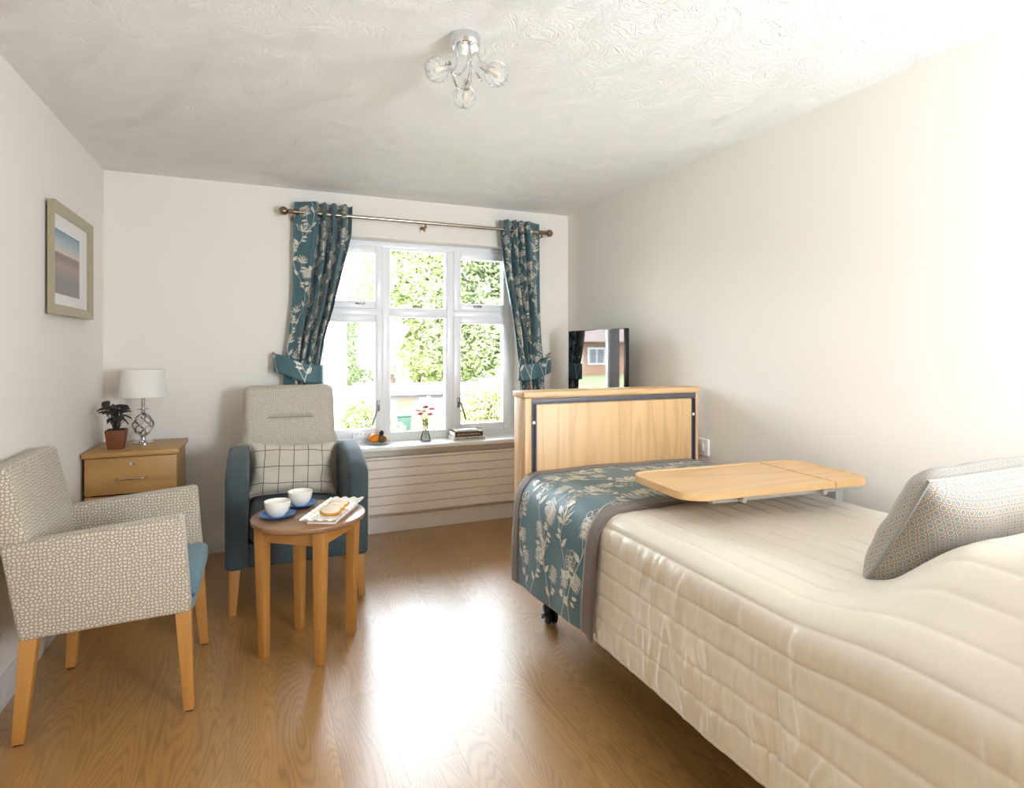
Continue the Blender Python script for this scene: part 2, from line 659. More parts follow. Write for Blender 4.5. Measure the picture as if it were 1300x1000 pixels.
def spline(pts, n=12):
    """Catmull-Rom through pts"""
    P = [Vector(p) for p in pts]
    P = [P[0] * 2 - P[1]] + P + [P[-1] * 2 - P[-2]]
    out = []
    for i in range(1, len(P) - 2):
        for k in range(n):
            u = k / n
            a, b, c, d = P[i - 1], P[i], P[i + 1], P[i + 2]
            out.append(0.5 * ((2 * b) + (c - a) * u + (2 * a - 5 * b + 4 * c - d) * u * u + (3 * b - a - 3 * c + d) * u ** 3))
    out.append(P[-2])
    return out


def interp(tab, z):
    """piecewise smooth lookup in a list of (z, value), z falling or rising"""
    t_ = sorted(tab)
    if z <= t_[0][0]:
        return t_[0][1]
    for (a, va), (b, vb) in zip(t_, t_[1:]):
        if z <= b:
            return va + (vb - va) * smooth01((z - a) / (b - a)) if False else va + (vb - va) * (z - a) / (b - a)
    return t_[-1][1]

# ------------------------------------------------------------------ room shell
WX0, WX1, WZ0, WZ1 = 0.315, 1.875, 0.633, 2.11
T = 0.28
b = MB()
b.box(ROOM_L - T, WX0, ROOM_B, ROOM_B + T, -0.02, CEIL + 0.02)
b.box(WX1, ROOM_R + T, ROOM_B, ROOM_B + T, -0.02, CEIL + 0.02)
b.box(WX0, WX1, ROOM_B, ROOM_B + T, -0.02, WZ0 - 0.03)
b.box(WX0, WX1, ROOM_B, ROOM_B + T, WZ1, CEIL + 0.02)
struct(b.build('wall_back', 'wall', smooth=False))
struct(MB().box(ROOM_L - T, ROOM_L, ROOM_F - T, ROOM_B, -0.02, CEIL + 0.02).build('wall_left', 'wall', smooth=False))
struct(MB().box(ROOM_R, ROOM_R + T, ROOM_F - T, ROOM_B, -0.02, CEIL + 0.02).build('wall_right', 'wall', smooth=False))
FX0, FX1, FZ0, FZ1 = 1.38, 2.06, 0.92, 1.90  # opening for the added window behind the camera
b = MB()
b.box(ROOM_L, FX0, ROOM_F - T, ROOM_F, -0.02, CEIL + 0.02)
b.box(FX1, ROOM_R, ROOM_F - T, ROOM_F, -0.02, CEIL + 0.02)
b.box(FX0, FX1, ROOM_F - T, ROOM_F, -0.02, FZ0)
b.box(FX0, FX1, ROOM_F - T, ROOM_F, FZ1, CEIL + 0.02)
struct(b.build('wall_front', 'wall', smooth=False))
struct(MB().box(ROOM_L - T, ROOM_R + T, ROOM_F - T, ROOM_B + T, CEIL, CEIL + 0.2).build('ceiling', 'ceiling', smooth=False))
floor = struct(MB().box(ROOM_L - T, ROOM_R + T, ROOM_F - T, ROOM_B + T, -0.14, -0.006).build('floor', 'subfloor', smooth=False))
# planks: long boards laid along the room, staggered
PW, PL = 0.184, 1.22
x = 1.15 - PW * 12
plank_mesh = {}
row = 0
while x < ROOM_R:
    xa, xb = max(x, ROOM_L), min(x + PW, ROOM_R)
    if xb - xa > 0.01:
        y = ROOM_F - PL * ((row * 0.37) % 1.0)  # wide pale paving, added to bounce light up to the ceiling and soffit
        while y < ROOM_B:
            ya, yb = max(y, ROOM_F), min(y + PL, ROOM_B)
            if yb - ya > 0.02:
                key = (round(xb - xa, 4), round(yb - ya, 4))
                if key not in plank_mesh:
                    g = 0.00015
                    o = MB().rbox(g, xb - xa - g, g, yb - ya - g, -0.006, 0.0, 0.0002, 1).build('floor_plank', 'floor_oak', floor, smooth=False)
                    plank_mesh[key] = o.data
                else:
                    o = bpy.data.objects.new('floor_plank', plank_mesh[key])
                    COL.objects.link(o)
                    o.parent = floor
                o.location = (xa, ya, 0)
            y += PL
    x += PW
    row += 1

BH = 0.115
for nm, args in (('baseboard_left', (ROOM_L, ROOM_L + 0.016, ROOM_F, ROOM_B)), ('baseboard_right', (ROOM_R - 0.016, ROOM_R, ROOM_F, ROOM_B)),
                 ('baseboard_back', (ROOM_L + 0.016, ROOM_R - 0.016, ROOM_B - 0.016, ROOM_B)), ('baseboard_front', (ROOM_L + 0.016, ROOM_R - 0.016, ROOM_F, ROOM_F + 0.016))):
    struct(MB().rbox(*args, 0.0, BH, 0.004, 2).build(nm, 'skirting'))

# ------------------------------------------------------------------ window in the back wall
FY0, FY1 = 4.385, 4.455


def window(prefix, x0, x1, z0, z1, ya, yb, cols, tz, sashes, inner=1):
    """frame of outer bars, mullions and a transom; opening sashes carry their own frame"""
    w = struct(MB().box(x0, x1, ya, yb, z0, z0 + 0.05).build(prefix, 'upvc', smooth=False))
    fw = 0.045
    MB().rbox(x0, x0 + fw, ya, yb, z0 + 0.05, z1, 0.004).build('frame_bar', 'upvc', w)
    MB().rbox(x1 - fw, x1, ya, yb, z0 + 0.05, z1, 0.004).build('frame_bar', 'upvc', w)
    MB().rbox(x0 + fw, x1 - fw, ya, yb, z1 - fw, z1, 0.004).build('frame_bar', 'upvc', w)
    xs = [x0 + fw] + cols + [x1 - fw]
    for c_ in cols:
        MB().rbox(c_ - 0.028, c_ + 0.028, ya, yb, z0 + 0.05, z1 - fw, 0.004).build('mullion', 'upvc', w)
    for i in range(len(xs) - 1):
        xa = xs[i] + (0.028 if i > 0 else 0)
        xb = xs[i + 1] - (0.028 if i < len(xs) - 2 else 0)
        if tz:
            MB().rbox(xa, xb, ya, yb, tz - 0.028, tz + 0.028, 0.004).build('transom', 'upvc', w)
        rows = [(z0 + 0.05, tz - 0.028), (tz + 0.028, z1 - fw)] if tz else [(z0 + 0.05, z1 - fw)]
        for k, (za, zb) in enumerate(rows):
            if i in sashes:
                sw = 0.05
                s0, s1 = ya - 0.018 * inner, yb - 0.02 * inner
                s0, s1 = min(s0, s1), max(s0, s1)
                sb = MB()
                sb.rbox(xa - 0.006, xa + sw, s0, s1, za - 0.006, zb + 0.006, 0.005)
                sb.rbox(xb - sw, xb + 0.006, s0, s1, za - 0.006, zb + 0.006, 0.005)
                sb.rbox(xa + sw, xb - sw, s0, s1, za - 0.006, za + sw, 0.005)
                sb.rbox(xa + sw, xb - sw, s0, s1, zb - sw, zb + 0.006, 0.005)
                sb.build('sash', 'upvc', w)
                MB().box(xa + sw - .005, xb - sw + .005, (s0 + s1) / 2, (s0 + s1) / 2 + 0.004, za + sw - .005, zb - sw + .005).build('pane', 'glass_pane', w, smooth=False)
            else:
                bd = 0.010
                bb = MB()
                bb.box(xa, xa + bd, ya + .01, yb - .01, za, zb).box(xb - bd, xb, ya + .01, yb - .01, za, zb)
                bb.box(xa + bd, xb - bd, ya + .01, yb - .01, za, za + bd).box(xa + bd, xb - bd, ya + .01, yb - .01, zb - bd, zb)
                bb.build('glazing_bead', 'upvc', w, smooth=False)
                MB().box(xa, xb, (ya + yb) / 2, (ya + yb) / 2 + 0.004, za, zb).build('pane', 'glass_pane', w, smooth=False)
    return w


ML, MR = 0.845, 1.345
win = window('window_1', WX0, WX1, WZ0, WZ1, FY0, FY1, [ML, MR], 1.588, (0, 2))
win['label'] = 'white six light window with opening side casements looking on the garden'
# casement handles at the inner stiles: a rose and a dropped lever
for hx, sgn in ((ML - 0.058, -1), (MR + 0.058, 1)):
    hy = FY0 - 0.018
    h = MB().rbox(hx - 0.010, hx + 0.010, hy - 0.012, hy, 0.86, 0.94, 0.003).build('casement_handle', 'handle_metal', win)
    MB().tube(spline([(hx, hy - .012, .90), (hx + sgn * .01, hy - .035, .895), (hx + sgn * .022, hy - .04, .85), (hx + sgn * .048, hy - .04, .765)], 6), 0.007, 8).build('lever', 'handle_metal', h)
# fanlight stays on the bottom rails
for hx in (0.66, 1.56):
    hy = FY0 - 0.018
    h = MB().rbox(hx - 0.035, hx + 0.03, hy - 0.02, hy, 1.638, 1.654, 0.003).build('fanlight_catch', 'handle_metal', win)
    MB().tube([(hx + 0.005, hy - 0.015, 1.65), (hx + 0.012, hy - 0.018, 1.70), (hx + 0.012, hy - 0.018, 1.79)], [0.007, 0.004, 0.004], 8).build('lever', 'grey_metal', h)
# white restrictors with screws low on the casements
for hx in (0.66, 1.55):
    hy = FY0 - 0.018
    h = MB().rbox(hx - 0.06, hx + 0.06, hy - 0.02, hy, 0.668, 0.712, 0.006).build('restrictor', 'upvc', win)
    for k in (-1, 0, 1):
        MB().lathe([(0.004, -0.003), (0.004, 0.001)], (hx + k * 0.03, hy - 0.021, 0.70), 8, 1).build('screw', 'handle_metal', h)
sl = struct(MB().rbox(WX0 - 0.09, WX1 + 0.09, 4.125, ROOM_B + 0.001, 0.603, 0.633, 0.006).build('window_sill', 'sill'))
MB().box(WX0 + .001, WX1 - .001, ROOM_B, FY1, 0.603, 0.633).build('sill_board', 'sill', sl, smooth=False)
sl['label'] = 'white window board below the garden window'
added_win = window('added_window', FX0, FX1, FZ0, FZ1, ROOM_F - 0.2, ROOM_F - 0.14, [], None, (), -1)  # invented window, added to carry the fill light from behind the camera

# ------------------------------------------------------------------ radiator cover under the sill
t_ = thing('radiator_cover', 'cream low radiator cover with horizontal grooves below the window sill', 'radiator', (1.2, 4.25, 0))
MB().box(0.42, 2.0, 4.185, ROOM_B - 0.001, 0.16, 0.548).build('casing', 'radiator', t_, smooth=False)
zs = [0.152 + (0.535 - 0.152) * i / 6 for i in range(7)]
for i in range(6):
    MB().rbox(0.41, 2.01, 4.168, 4.186, zs[i] + 0.0015, zs[i + 1] - 0.0015, 0.003, 2).build('slat', 'radiator', t_, smooth=False)
MB().rbox(0.405, 2.015, 4.160, 4.2, 0.536, 0.553, 0.004).build('top_rail', 'radiator', t_)

# ------------------------------------------------------------------ floral print generator (strokes in metres on a flat cloth)
def floral(w, h, seed, dens=1.0):
    R = random.Random(seed)
    st = []

    def leaf(x, y, a, ln, wd, filled=True):
        pts1, pts2 = [], []
        for k in range(7):
            u = k / 6
            b_ = math.sin(PI * u ** 0.8) * wd
            cx, cy = x + math.cos(a) * ln * u, y + math.sin(a) * ln * u
            pts1.append((cx - math.sin(a) * b_, cy + math.cos(a) * b_))
            pts2.append((cx + math.sin(a) * b_, cy - math.cos(a) * b_))
        if filled:
            st.append(('fill', pts1, pts2, 0))
        else:
            st.append(('line', pts1, 0.0022, 0))
            st.append(('line', pts2, 0.0022, 0))
        st.append(('line', [(x, y), (x + math.cos(a) * ln * .95, y + math.sin(a) * ln * .95)], 0.0016, 1))

    def petals(x, y, a, r, n, kind):
        if kind == 0:      # thistle head: overlapping scale outlines
            for row in range(5):
                for k in range(-2, 3):
                    bx = x + math.cos(a) * r * (0.35 * row) - math.sin(a) * r * 0.32 * (k + 0.5 * (row % 2)) * (1 - 0.12 * abs(row - 2))
                    by = y + math.sin(a) * r * (0.35 * row) + math.cos(a) * r * 0.32 * (k + 0.5 * (row % 2)) * (1 - 0.12 * abs(row - 2))
                    arc = [(bx + math.cos(a + th) * r * 0.28, by + math.sin(a + th) * r * 0.28) for th in (-1.7, -1.1, -.5, 0, .5, 1.1, 1.7)]
                    st.append(('line', arc, 0.0032, 0))
        elif kind == 1:    # open daisy
            for k in range(n):
                an = a + 2 * PI * k / n
                cx, cy = x + math.cos(an) * r * .62, y + math.sin(an) * r * .62
                arc = [(cx + math.cos(th) * r * .33, cy + math.sin(th) * r * .33) for th in [2 * PI * q / 9 for q in range(10)]]
                st.append(('line', arc, 0.003, R.choice((0, 1))))
            arc = [(x + math.cos(th) * r * .22, y + math.sin(th) * r * .22) for th in [2 * PI * q / 8 for q in range(9)]]
            st.append(('line', arc, 0.003, 0))
        else:              # feathery spray: fan of small leaves
            for k in range(n):
                an = a + (k / (n - 1) - .5) * 2.6
                leaf(x, y, an, r * R.uniform(1.0, 1.45), r * .13, k % 2 == 0)
    # winding stems with leaves and flower heads
    step = 0.15 / dens
    nx = max(1, int(round(w / step)))
    for i in range(nx):
        x0 = (i + .5) * w / nx + R.uniform(-.02, .02)
        ph, am = R.uniform(0, 6.28), R.uniform(.04, .065)
        pts = []
        n = int(h / 0.012)
        for k in range(n + 1):
            yy = h * k / n
            pts.append((x0 + am * math.sin(yy * 11 + ph), yy))
        st.append(('line', pts, 0.0034, 0))
        yy = R.uniform(.02, .08)
        side = R.choice((-1, 1))
        while yy < h - .03:
            cx = x0 + am * math.sin(yy * 11 + ph)
            a = PI / 2 - side * R.uniform(.5, .95)
            ln = R.uniform(.06, .10)
            cur = []
            for k in range(9):
                u = k / 8
                cur.append((cx + math.cos(a + side * u * .5) * ln * u, yy + math.sin(a + side * u * .5) * ln * u))
            st.append(('line', cur, 0.0026, R.choice((0, 0, 1))))
            ex, ey = cur[-1]
            kind = R.choice((0, 0, 1, 2, 2))
            petals(ex, ey, a + side * .5, {0: .036, 1: .042, 2: .048}[kind], R.randint(6, 8), kind)
            for q in (3, 5):
                lx, ly = cur[q]
                leaf(lx, ly, a - side * R.uniform(.6, 1.1), R.uniform(.03, .045), .008)
            leaf(cx, yy, PI / 2 + side * R.uniform(.5, 1.0), R.uniform(.04, .06), .011)
            yy += R.uniform(.085, .12)
            side = -side
    return st


def map_strokes(st, surf, w, h, m0, m1, off=0.0016, seg=0.007):
    """lay strokes on surf(x, y) -> (point, normal); m0 and m1 collect the two thread colours"""
    def put(p):
        q, nrm = surf(min(max(p[0], 0), w), min(max(p[1], 0), h))
        return q + nrm * off
    ins = lambda p: -0.001 <= p[0] <= w + 0.001 and -0.001 <= p[1] <= h + 0.001
    for s_ in st:
        mm = m1 if s_[3] else m0
        if s_[0] == 'fill':
            A, B = s_[1], s_[2]
            if not all(ins(p) for p in A + B):
                continue
            vs = []
            for p, q in zip(A, B):
                mid = ((p[0] + q[0]) / 2, (p[1] + q[1]) / 2)
                vs += [put(p), put(mid), put(q)]
            fs = []
            for i in range(len(A) - 1):
                fs += [(3 * i, 3 * i + 1, 3 * i + 4, 3 * i + 3), (3 * i + 1, 3 * i + 2, 3 * i + 5, 3 * i + 4)]
            mm.add(vs, fs)
        else:
            P, wd = s_[1], s_[2]
            D = []
            for a, b_ in zip(P, P[1:]):
                d = math.hypot(b_[0] - a[0], b_[1] - a[1])
                k = max(1, int(d / seg))
                D += [(L(a[0], b_[0], i / k), L(a[1], b_[1], i / k)) for i in range(k)]
            D.append(P[-1])
            run = []
            for i, p in enumerate(D):
                if not ins(p):
                    if len(run) > 1:
                        flush(run, mm)
                    run = []
                    continue
                a, b_ = D[max(0, i - 1)], D[min(len(D) - 1, i + 1)]
                dx, dy = b_[0] - a[0], b_[1] - a[1]
                l_ = math.hypot(dx, dy) or 1
                nx, ny = -dy / l_ * wd / 2, dx / l_ * wd / 2
                run.append((put((p[0] + nx, p[1] + ny)), put((p[0] - nx, p[1] - ny))))
            if len(run) > 1:
                flush(run, mm)


def flush(run, mm):
    vs = [q for pr in run for q in pr]
    mm.add(vs, [(2 * i, 2 * i + 1, 2 * i + 3, 2 * i + 2) for i in range(len(run) - 1)])

# ------------------------------------------------------------------ curtain pole and curtains
RY, RZ = 4.165, 2.226
t_ = thing('curtain_pole', 'brushed steel curtain pole with ball finials above the window', 'curtain pole', (1.09, ROOM_B, RZ))
MB().tube([(0.19, RY, RZ), (1.15, RY, RZ), (2.03, RY, RZ)], 0.0125, 14).build('pole', 'brushed_steel', t_)
for x_, s_ in ((0.19, -1), (2.03, 1)):
    MB().lathe([(0.0001, -0.045), (0.016, -0.04), (0.017, 0.0), (0.012, 0.004), (0.012, 0.012), (0.0165, 0.016), (0.0165, 0.024), (0.010, 0.03)] +
               [(0.029 * math.sin(PI * (0.12 + 0.88 * k / 10)), 0.058 - 0.029 * math.cos(PI * (0.12 + 0.88 * k / 10))) for k in range(11)], (0, 0, 0), 20, 0,
               lambda p, x_=x_, s_=s_: Vector((x_ + s_ * p.x, RY + p.y, RZ + p.z))).build('finial', 'antique_steel', t_)
for x_ in (0.20, 1.09, 2.02):
    bk = MB().tube([(x_, ROOM_B - 0.001, RZ - 0.035), (x_, RY + .005, RZ - 0.035), (x_, RY, RZ - 0.012)], 0.006, 8)
    bk.lathe([(0.022, 0.0), (0.022, -0.008), (0.0001, -0.01)], (x_, ROOM_B, RZ - 0.035), 16, 1)
    bk.lathe([(0.0001, -.03), (0.009, -.028), (0.009, -.012)], (x_, RY, RZ - 0.012), 10, 2)
    bk.build('bracket', 'antique_steel', t_)


def curtain(label, left_tab, right_tab, flip, hookx, hookz, tie, seed):
    ztop, zbot = 2.297, 0.665
    N = 180

    def fold(a):           # depth of fold for a across the cloth; a wide flat lead edge, then tight pleats
        aa = a if not flip else 1 - a
        ph = 0.9 * (aa / 0.33) * PI if aa < 0.33 else 0.9 * PI + (aa - 0.33) / 0.67 * PI * 7.6
        return math.cos(ph), aa

    def P(a, z):
        xl, xr = interp(left_tab, z), interp(right_tab, z)
        f, aa = fold(a)
        squeeze = 1.0 - 0.45 * math.exp(-((z - tie[2]) / 0.16) ** 2)
        x_ = L(xl, xr, a) + 0.006 * math.sin(a * 9 + z * 5)
        y_ = RY + 0.040 * squeeze * f * (1 if aa > .3 else .75) - 0.006 + 0.004 * math.sin(z * 7 + a * 5)
        return Vector((x_, y_, z))
    # flat-cloth coordinate: arc length of the fold line at mid height
    arc = [0.0]
    for i in range(N):
        p, q = P(i / N, 1.9), P((i + 1) / N, 1.9)
        arc.append(arc[-1] + math.hypot(q.x - p.x, q.y - p.y))
    W = arc[-1]

    def inv(s_):
        lo, hi = 0, N
        while hi - lo > 1:
            m = (lo + hi) // 2
            if arc[m] <= s_:
                lo = m
            else:
                hi = m
        return (lo + (s_ - arc[lo]) / max(1e-6, arc[hi] - arc[lo])) / N
    root = thing('curtain', label, 'curtain', (P(.5, zbot).x, RY, zbot), group='window curtains')
    cl = MB().grid(lambda a, b_: P(a, L(ztop, zbot, b_)), N, 60, lambda a, b_: (arc[int(round(a * N))], L(ztop, zbot, b_))).build('cloth', 'teal_print_base', root)
    md = cl.modifiers.new('thickness', 'SOLIDIFY')
    md.thickness = 0.003
    md.offset = 0

    def surf(x_, y_):
        a = inv(x_)
        z = zbot + y_
        p = P(a, z)
        e = 0.004
        du = P(min(1, a + e), z) - P(max(0, a - e), z)
        dv = P(a, z + .01) - P(a, z - .01)
        n_ = du.cross(dv).normalized()
        if n_.y > 0:
            n_ = -n_
        return p, n_
    m0, m1 = MB(), MB()
    map_strokes(floral(W, ztop - zbot, seed, 1.15), surf, W, ztop - zbot, m0, m1, 0.0032, 0.006)
    for mm, mt in ((m0, 'print_silver'), (m1, 'print_gold')):
        o = mm.build('floral_print', mt, root, smooth=False)
        o['kind'] = 'stuff'
    # eyelets where the cloth crosses the pole
    for k, aa in enumerate((0.165, 0.38, 0.47, 0.56, 0.645, 0.735, 0.82, 0.91)):
        a = aa if not flip else 1 - aa
        p = P(a, RZ)
        du = (P(min(1, a + .01), RZ) - P(a - .01, RZ)).normalized()
        nn = Vector((-du.y, du.x, 0))
        if k == 0:
            p = p + Vector((0, 0, 0))
        ring = [p + du * math.cos(th) * 0.021 + Vector((0, 0, 1)) * math.sin(th) * 0.021 for th in [2 * PI * q / 20 for q in range(20)]]
        MB().tube(ring, 0.004, 8, closed=True).build('eyelet', 'brushed_steel', root)
    # tie-back: a deep band round the gathered cloth, caught on a wall hook
    cx, hw, tz, tilt = tie

    def band(a, b_):
        th = 2 * PI * a
        sgn = -1 if not flip else 1
        u = math.cos(th)
        x_ = cx + hw * u
        y_ = RY - 0.004 - 0.058 * math.sin(th) * (1 if math.sin(th) > 0 else 0.8)
        outer = (u * sgn + 1) / 2            # 1 at the hook side
        hgt = L(0.125, 0.125, 1 - outer) if outer < .95 else 0.12
        zc = tz + tilt * (outer - .5) - 0.02 * math.sin(PI * outer)
        if outer > 0.8:
            k = (outer - .8) / .2
            x_ += sgn * 0.03 * k
        return Vector((x_, y_, zc + (b_ - .5) * hgt))
    tb = MB().grid(band, 48, 8, lambda a, b_: (a * .5, b_ * .1)).build('tieback', 'teal_print_base', root)
    md = tb.modifiers.new('thickness', 'SOLIDIFY')
    md.thickness = 0.004

    def tsurf(x_, y_):
        a, b_ = 0.5 * x_ / .32, y_ / .1
        p = band(a, b_)
        n_ = (band(a + .01, b_) - band(a - .01, b_)).cross(band(a, b_ + .1) - band(a, b_ - .1)).normalized()
        return p, (n_ if n_.y < 0 else -n_)
    m0, m1 = MB(), MB()
    map_strokes(floral(.32, .1, seed + 3, 2.2), tsurf, .32, .1, m0, m1, 0.004, 0.006)
    m0.v += []
    if m0.f:
        m0.build('tieback_print', 'print_silver', tb, smooth=False)['kind'] = 'stuff'
    hk = thing('tieback_hook', 'small steel wall hook holding the %s curtain tie-back' % ('left' if not flip else 'right'), 'hook', (hookx, ROOM_B, hookz))
    MB().tube(spline([(hookx, ROOM_B - .002, hookz), (hookx, ROOM_B - .03, hookz), (hookx + (-.012 if not flip else .012), ROOM_B - .036, hookz + .012)], 6), 0.004, 8).build('stem', 'antique_steel', hk)
    MB().ball((hookx + (-.012 if not flip else .012), ROOM_B - .036, hookz + .016), 0.008, 12, 8).build('knob', 'antique_steel', hk)
    return root


curtain('teal floral curtain tied back behind the high backed armchair', [(2.30, .206), (1.7, .185), (1.3, .15), (1.18, .135), (1.0, .135), (.66, .10)],
        [(2.30, .568), (2.1, .563), (1.93, .53), (1.6, .455), (1.38, .39), (1.2, .355), (1.1, .345), (1.0, .352), (.66, .40)], False, 0.085, 1.272, (0.24, 0.135, 1.185, 0.085), 11)
curtain('teal floral curtain tied back beside the television', [(2.30, 1.672), (2.1, 1.69), (1.9, 1.712), (1.57, 1.768), (1.3, 1.81), (1.15, 1.838), (1.0, 1.858), (.66, 1.86)],
        [(2.30, 2.005), (1.7, 2.02), (1.3, 2.035), (1.15, 2.04), (1.0, 2.046), (.66, 2.08)], True, 2.105, 1.262, (1.945, 0.122, 1.165, 0.06), 23)

# ------------------------------------------------------------------ ceiling light
CLX, CLY = 0.650, 1.945
t_ = thing('ceiling_light', 'chrome ceiling light with three twisted glass globes and looping arms', 'ceiling light', (CLX, CLY, CEIL))
MB().lathe([(0.052, 0.0), (0.053, -0.012), (0.050, -0.034), (0.044, -0.040), (0.0001, -0.041)], (CLX, CLY, CEIL), 36).build('ceiling_rose', 'chrome', t_)
globes = [((0.539, 1.915, 2.252), (-0.8, -0.35, -0.45)), ((0.735, 1.865, 2.250), (0.75, -0.35, -0.55)), ((0.682, 2.052, 2.238), (0.12, 0.75, -0.7))]
for k, (g, d) in enumerate(globes):
    g, d = Vector(g), Vector(d).normalized()
    hold = g - d * 0.036
    a0 = 2 * PI * k / 3 + 0.6
    st_ = Vector((CLX + 0.03 * math.cos(a0), CLY + 0.03 * math.sin(a0), CEIL - 0.038))
    side = Vector((d.y, -d.x, 0)).normalized()
    back = Vector((CLX, CLY, 0)) - Vector((d.x, d.y, 0)) * 0.055
    pts = [st_, st_ + Vector((0, 0, -0.06)), Vector((back.x + side.x * .03, back.y + side.y * .03, 2.262)), Vector((CLX + side.x * .055, CLY + side.y * .055, 2.243)) - d * 0.01,
           hold - d * 0.05 + Vector((side.x * .02, side.y * .02, 0.018)), hold - d * 0.02]
    MB().tube(spline(pts, 10), 0.0035, 8).build('arm', 'chrome', t_)
    q = d.to_track_quat('Z', 'Y')
    tf = lambda p, g=hold, q=q: g + q @ p
    MB().lathe([(0.0001, -0.028), (0.012, -0.026), (0.013, 0.0), (0.015, 0.008), (0.0001, 0.009)], (0, 0, 0), 18, 2, tf).build('lamp_holder', 'chrome', t_)
    gb = MB()
    vs, fs = [], []
    nn_, mm_ = 48, 22
    for j in range(mm_ + 1):
        th = PI * (0.12 + 0.88 * j / mm_)
        for i in range(nn_):
            an = 2 * PI * i / nn_
            r_ = 0.040 * (1 + 0.05 * math.sin(14 * an + 4.0 * th))
            p = Vector((r_ * math.sin(th) * math.cos(an), r_ * math.sin(th) * math.sin(an), 0.040 - r_ * math.cos(th)))
            vs.append(g - d * 0.040 + q @ p)
    for j in range(mm_):
        for i in range(nn_):
            i2 = (i + 1) % nn_
            fs.append((j * nn_ + i, j * nn_ + i2, (j + 1) * nn_ + i2, (j + 1) * nn_ + i))
    gb.add(vs, fs)
    gl = gb.build('glass_globe', 'globe_glass', t_)
    MB().lathe([(0.006, 0.008), (0.007, 0.02), (0.010, 0.032), (0.007, 0.045), (0.0001, 0.05)], (0, 0, 0), 12, 2, tf).build('bulb', 'lettering_cream', t_)

# ------------------------------------------------------------------ framed picture on the left wall
t_ = thing('picture_frame', 'silver framed seaside print hanging on the left wall', 'picture', (ROOM_L, 3.5, 1.475))
PX0, PX1 = ROOM_L + 0.012, ROOM_L + 0.040
py0, py1, pz0, pz1 = 3.195, 3.845, 1.475, 1.983
bw = 0.046


def mitre(poly):
    """moulding bar: outer edge full depth, sloping in towards the sight edge"""
    (a, b_, c, d) = poly       # outer a,b ; inner c,d (c next to b)
    bot = [(PX0, *a), (PX0, *b_), (PX0, *c), (PX0, *d)]
    top = [(PX1, *a), (PX1, *b_), (PX1 - 0.012, *c), (PX1 - 0.012, *d)]
    m = MB()
    m.add(bot + top, [(3, 2, 1, 0), (4, 5, 6, 7), (0, 1, 5, 4), (1, 2, 6, 5), (2, 3, 7, 6), (3, 0, 4, 7)])
    return m


o4 = [(py0, pz0), (py1, pz0), (py1, pz1), (py0, pz1)]
i4 = [(py0 + bw, pz0 + bw), (py1 - bw, pz0 + bw), (py1 - bw, pz1 - bw), (py0 + bw, pz1 - bw)]
for k in range(4):
    j = (k + 1) % 4
    mitre((o4[k], o4[j], i4[j], i4[k])).build('frame_bar', 'silver_frame', t_, smooth=False)
MB().box(PX0 + .002, PX1 - 0.020, py0 + bw * .8, py1 - bw * .8, pz0 + bw * .8, pz1 - bw * .8).build('mat_board', 'mat_board', t_, smooth=False)
pa, pb, pc, pd = 3.265, 3.655, 1.572, 1.868
m = MB()
m.add([(PX1 - .0185, pa, pc), (PX1 - .0185, pb, pc), (PX1 - .0185, pb, pd), (PX1 - .0185, pa, pd)] + [(PX1 - .0205, pa, pc), (PX1 - .0205, pb, pc), (PX1 - .0205, pb, pd), (PX1 - .0205, pa, pd)],
      [(0, 1, 2, 3), (7, 6, 5, 4), (0, 4, 5, 1), (1, 5, 6, 2), (2, 6, 7, 3), (3, 7, 4, 0)], [(0, 0), (1, 0), (1, 1), (0, 1)] * 2)
m.build('print', 'art_print', t_, smooth=False)
MB().box(ROOM_L, PX0 + .002, 3.3, 3.7, 1.7, 1.9).build('backing', 'black_plastic', t_, smooth=False)

# ------------------------------------------------------------------ bedside cabinet with lamp and plant
CX0, CX1, CY0, CY1, CZ = -0.872, -0.420, 3.725, 4.165, 0.765
t_ = thing('bedside_cabinet', 'oak bedside cabinet with lockable drawers in the corner', 'cabinet', (-0.646, 3.95, 0))
MB().rbox(CX0, CX1, CY0, CY1, CZ - 0.028, CZ, 0.005).build('cabinet_top', 'cabinet_x', t_)
MB().rbox(CX1 - 0.035, CX1 - 0.015, CY0 + .03, CY1 - .01, 0.06, CZ - 0.028, 0.002).build('side_panel', 'cabinet_z', t_)
MB().rbox(CX0 + 0.015, CX0 + 0.035, CY0 + .03, CY1 - .01, 0.06, CZ - 0.028, 0.002).build('side_panel', 'cabinet_z', t_)
MB().box(CX0 + 0.035, CX1 - 0.035, CY0 + .045, CY1 - .01, 0.06, CZ - 0.03).build('carcass', 'bed_dark', t_, smooth=False)
dz = [(0.537, 0.733), (0.305, 0.529), (0.075, 0.297)]
for i, (za, zb) in enumerate(dz):
    dr = MB().rbox(CX0 + 0.012, CX1 - 0.014, CY0 + 0.012, CY0 + 0.031, za, zb, 0.003).build('drawer', 'cabinet_x', t_)
    hz = L(za, zb, 0.42)
    MB().tube(spline([(-0.715, CY0 + .012, hz), (-0.705, CY0 - .012, hz), (-0.646, CY0 - .018, hz + .002), (-0.587, CY0 - .012, hz), (-0.577, CY0 + .012, hz)], 8), 0.0052, 10).build('drawer_handle', 'brushed_steel', dr)
    if i == 0:
        lk = MB().lathe([(0.012, 0.0), (0.012, -0.005), (0.010, -0.007), (0.0001, -0.007)], (-0.646, CY0 + .012, L(za, zb, .82)), 18, 1).build('lock', 'chrome', dr)
MB().box(CX0 + .04, CX1 - .04, CY0 + .06, CY1 - .02, 0.0, 0.06).build('plinth', 'bed_dark', t_, smooth=False)

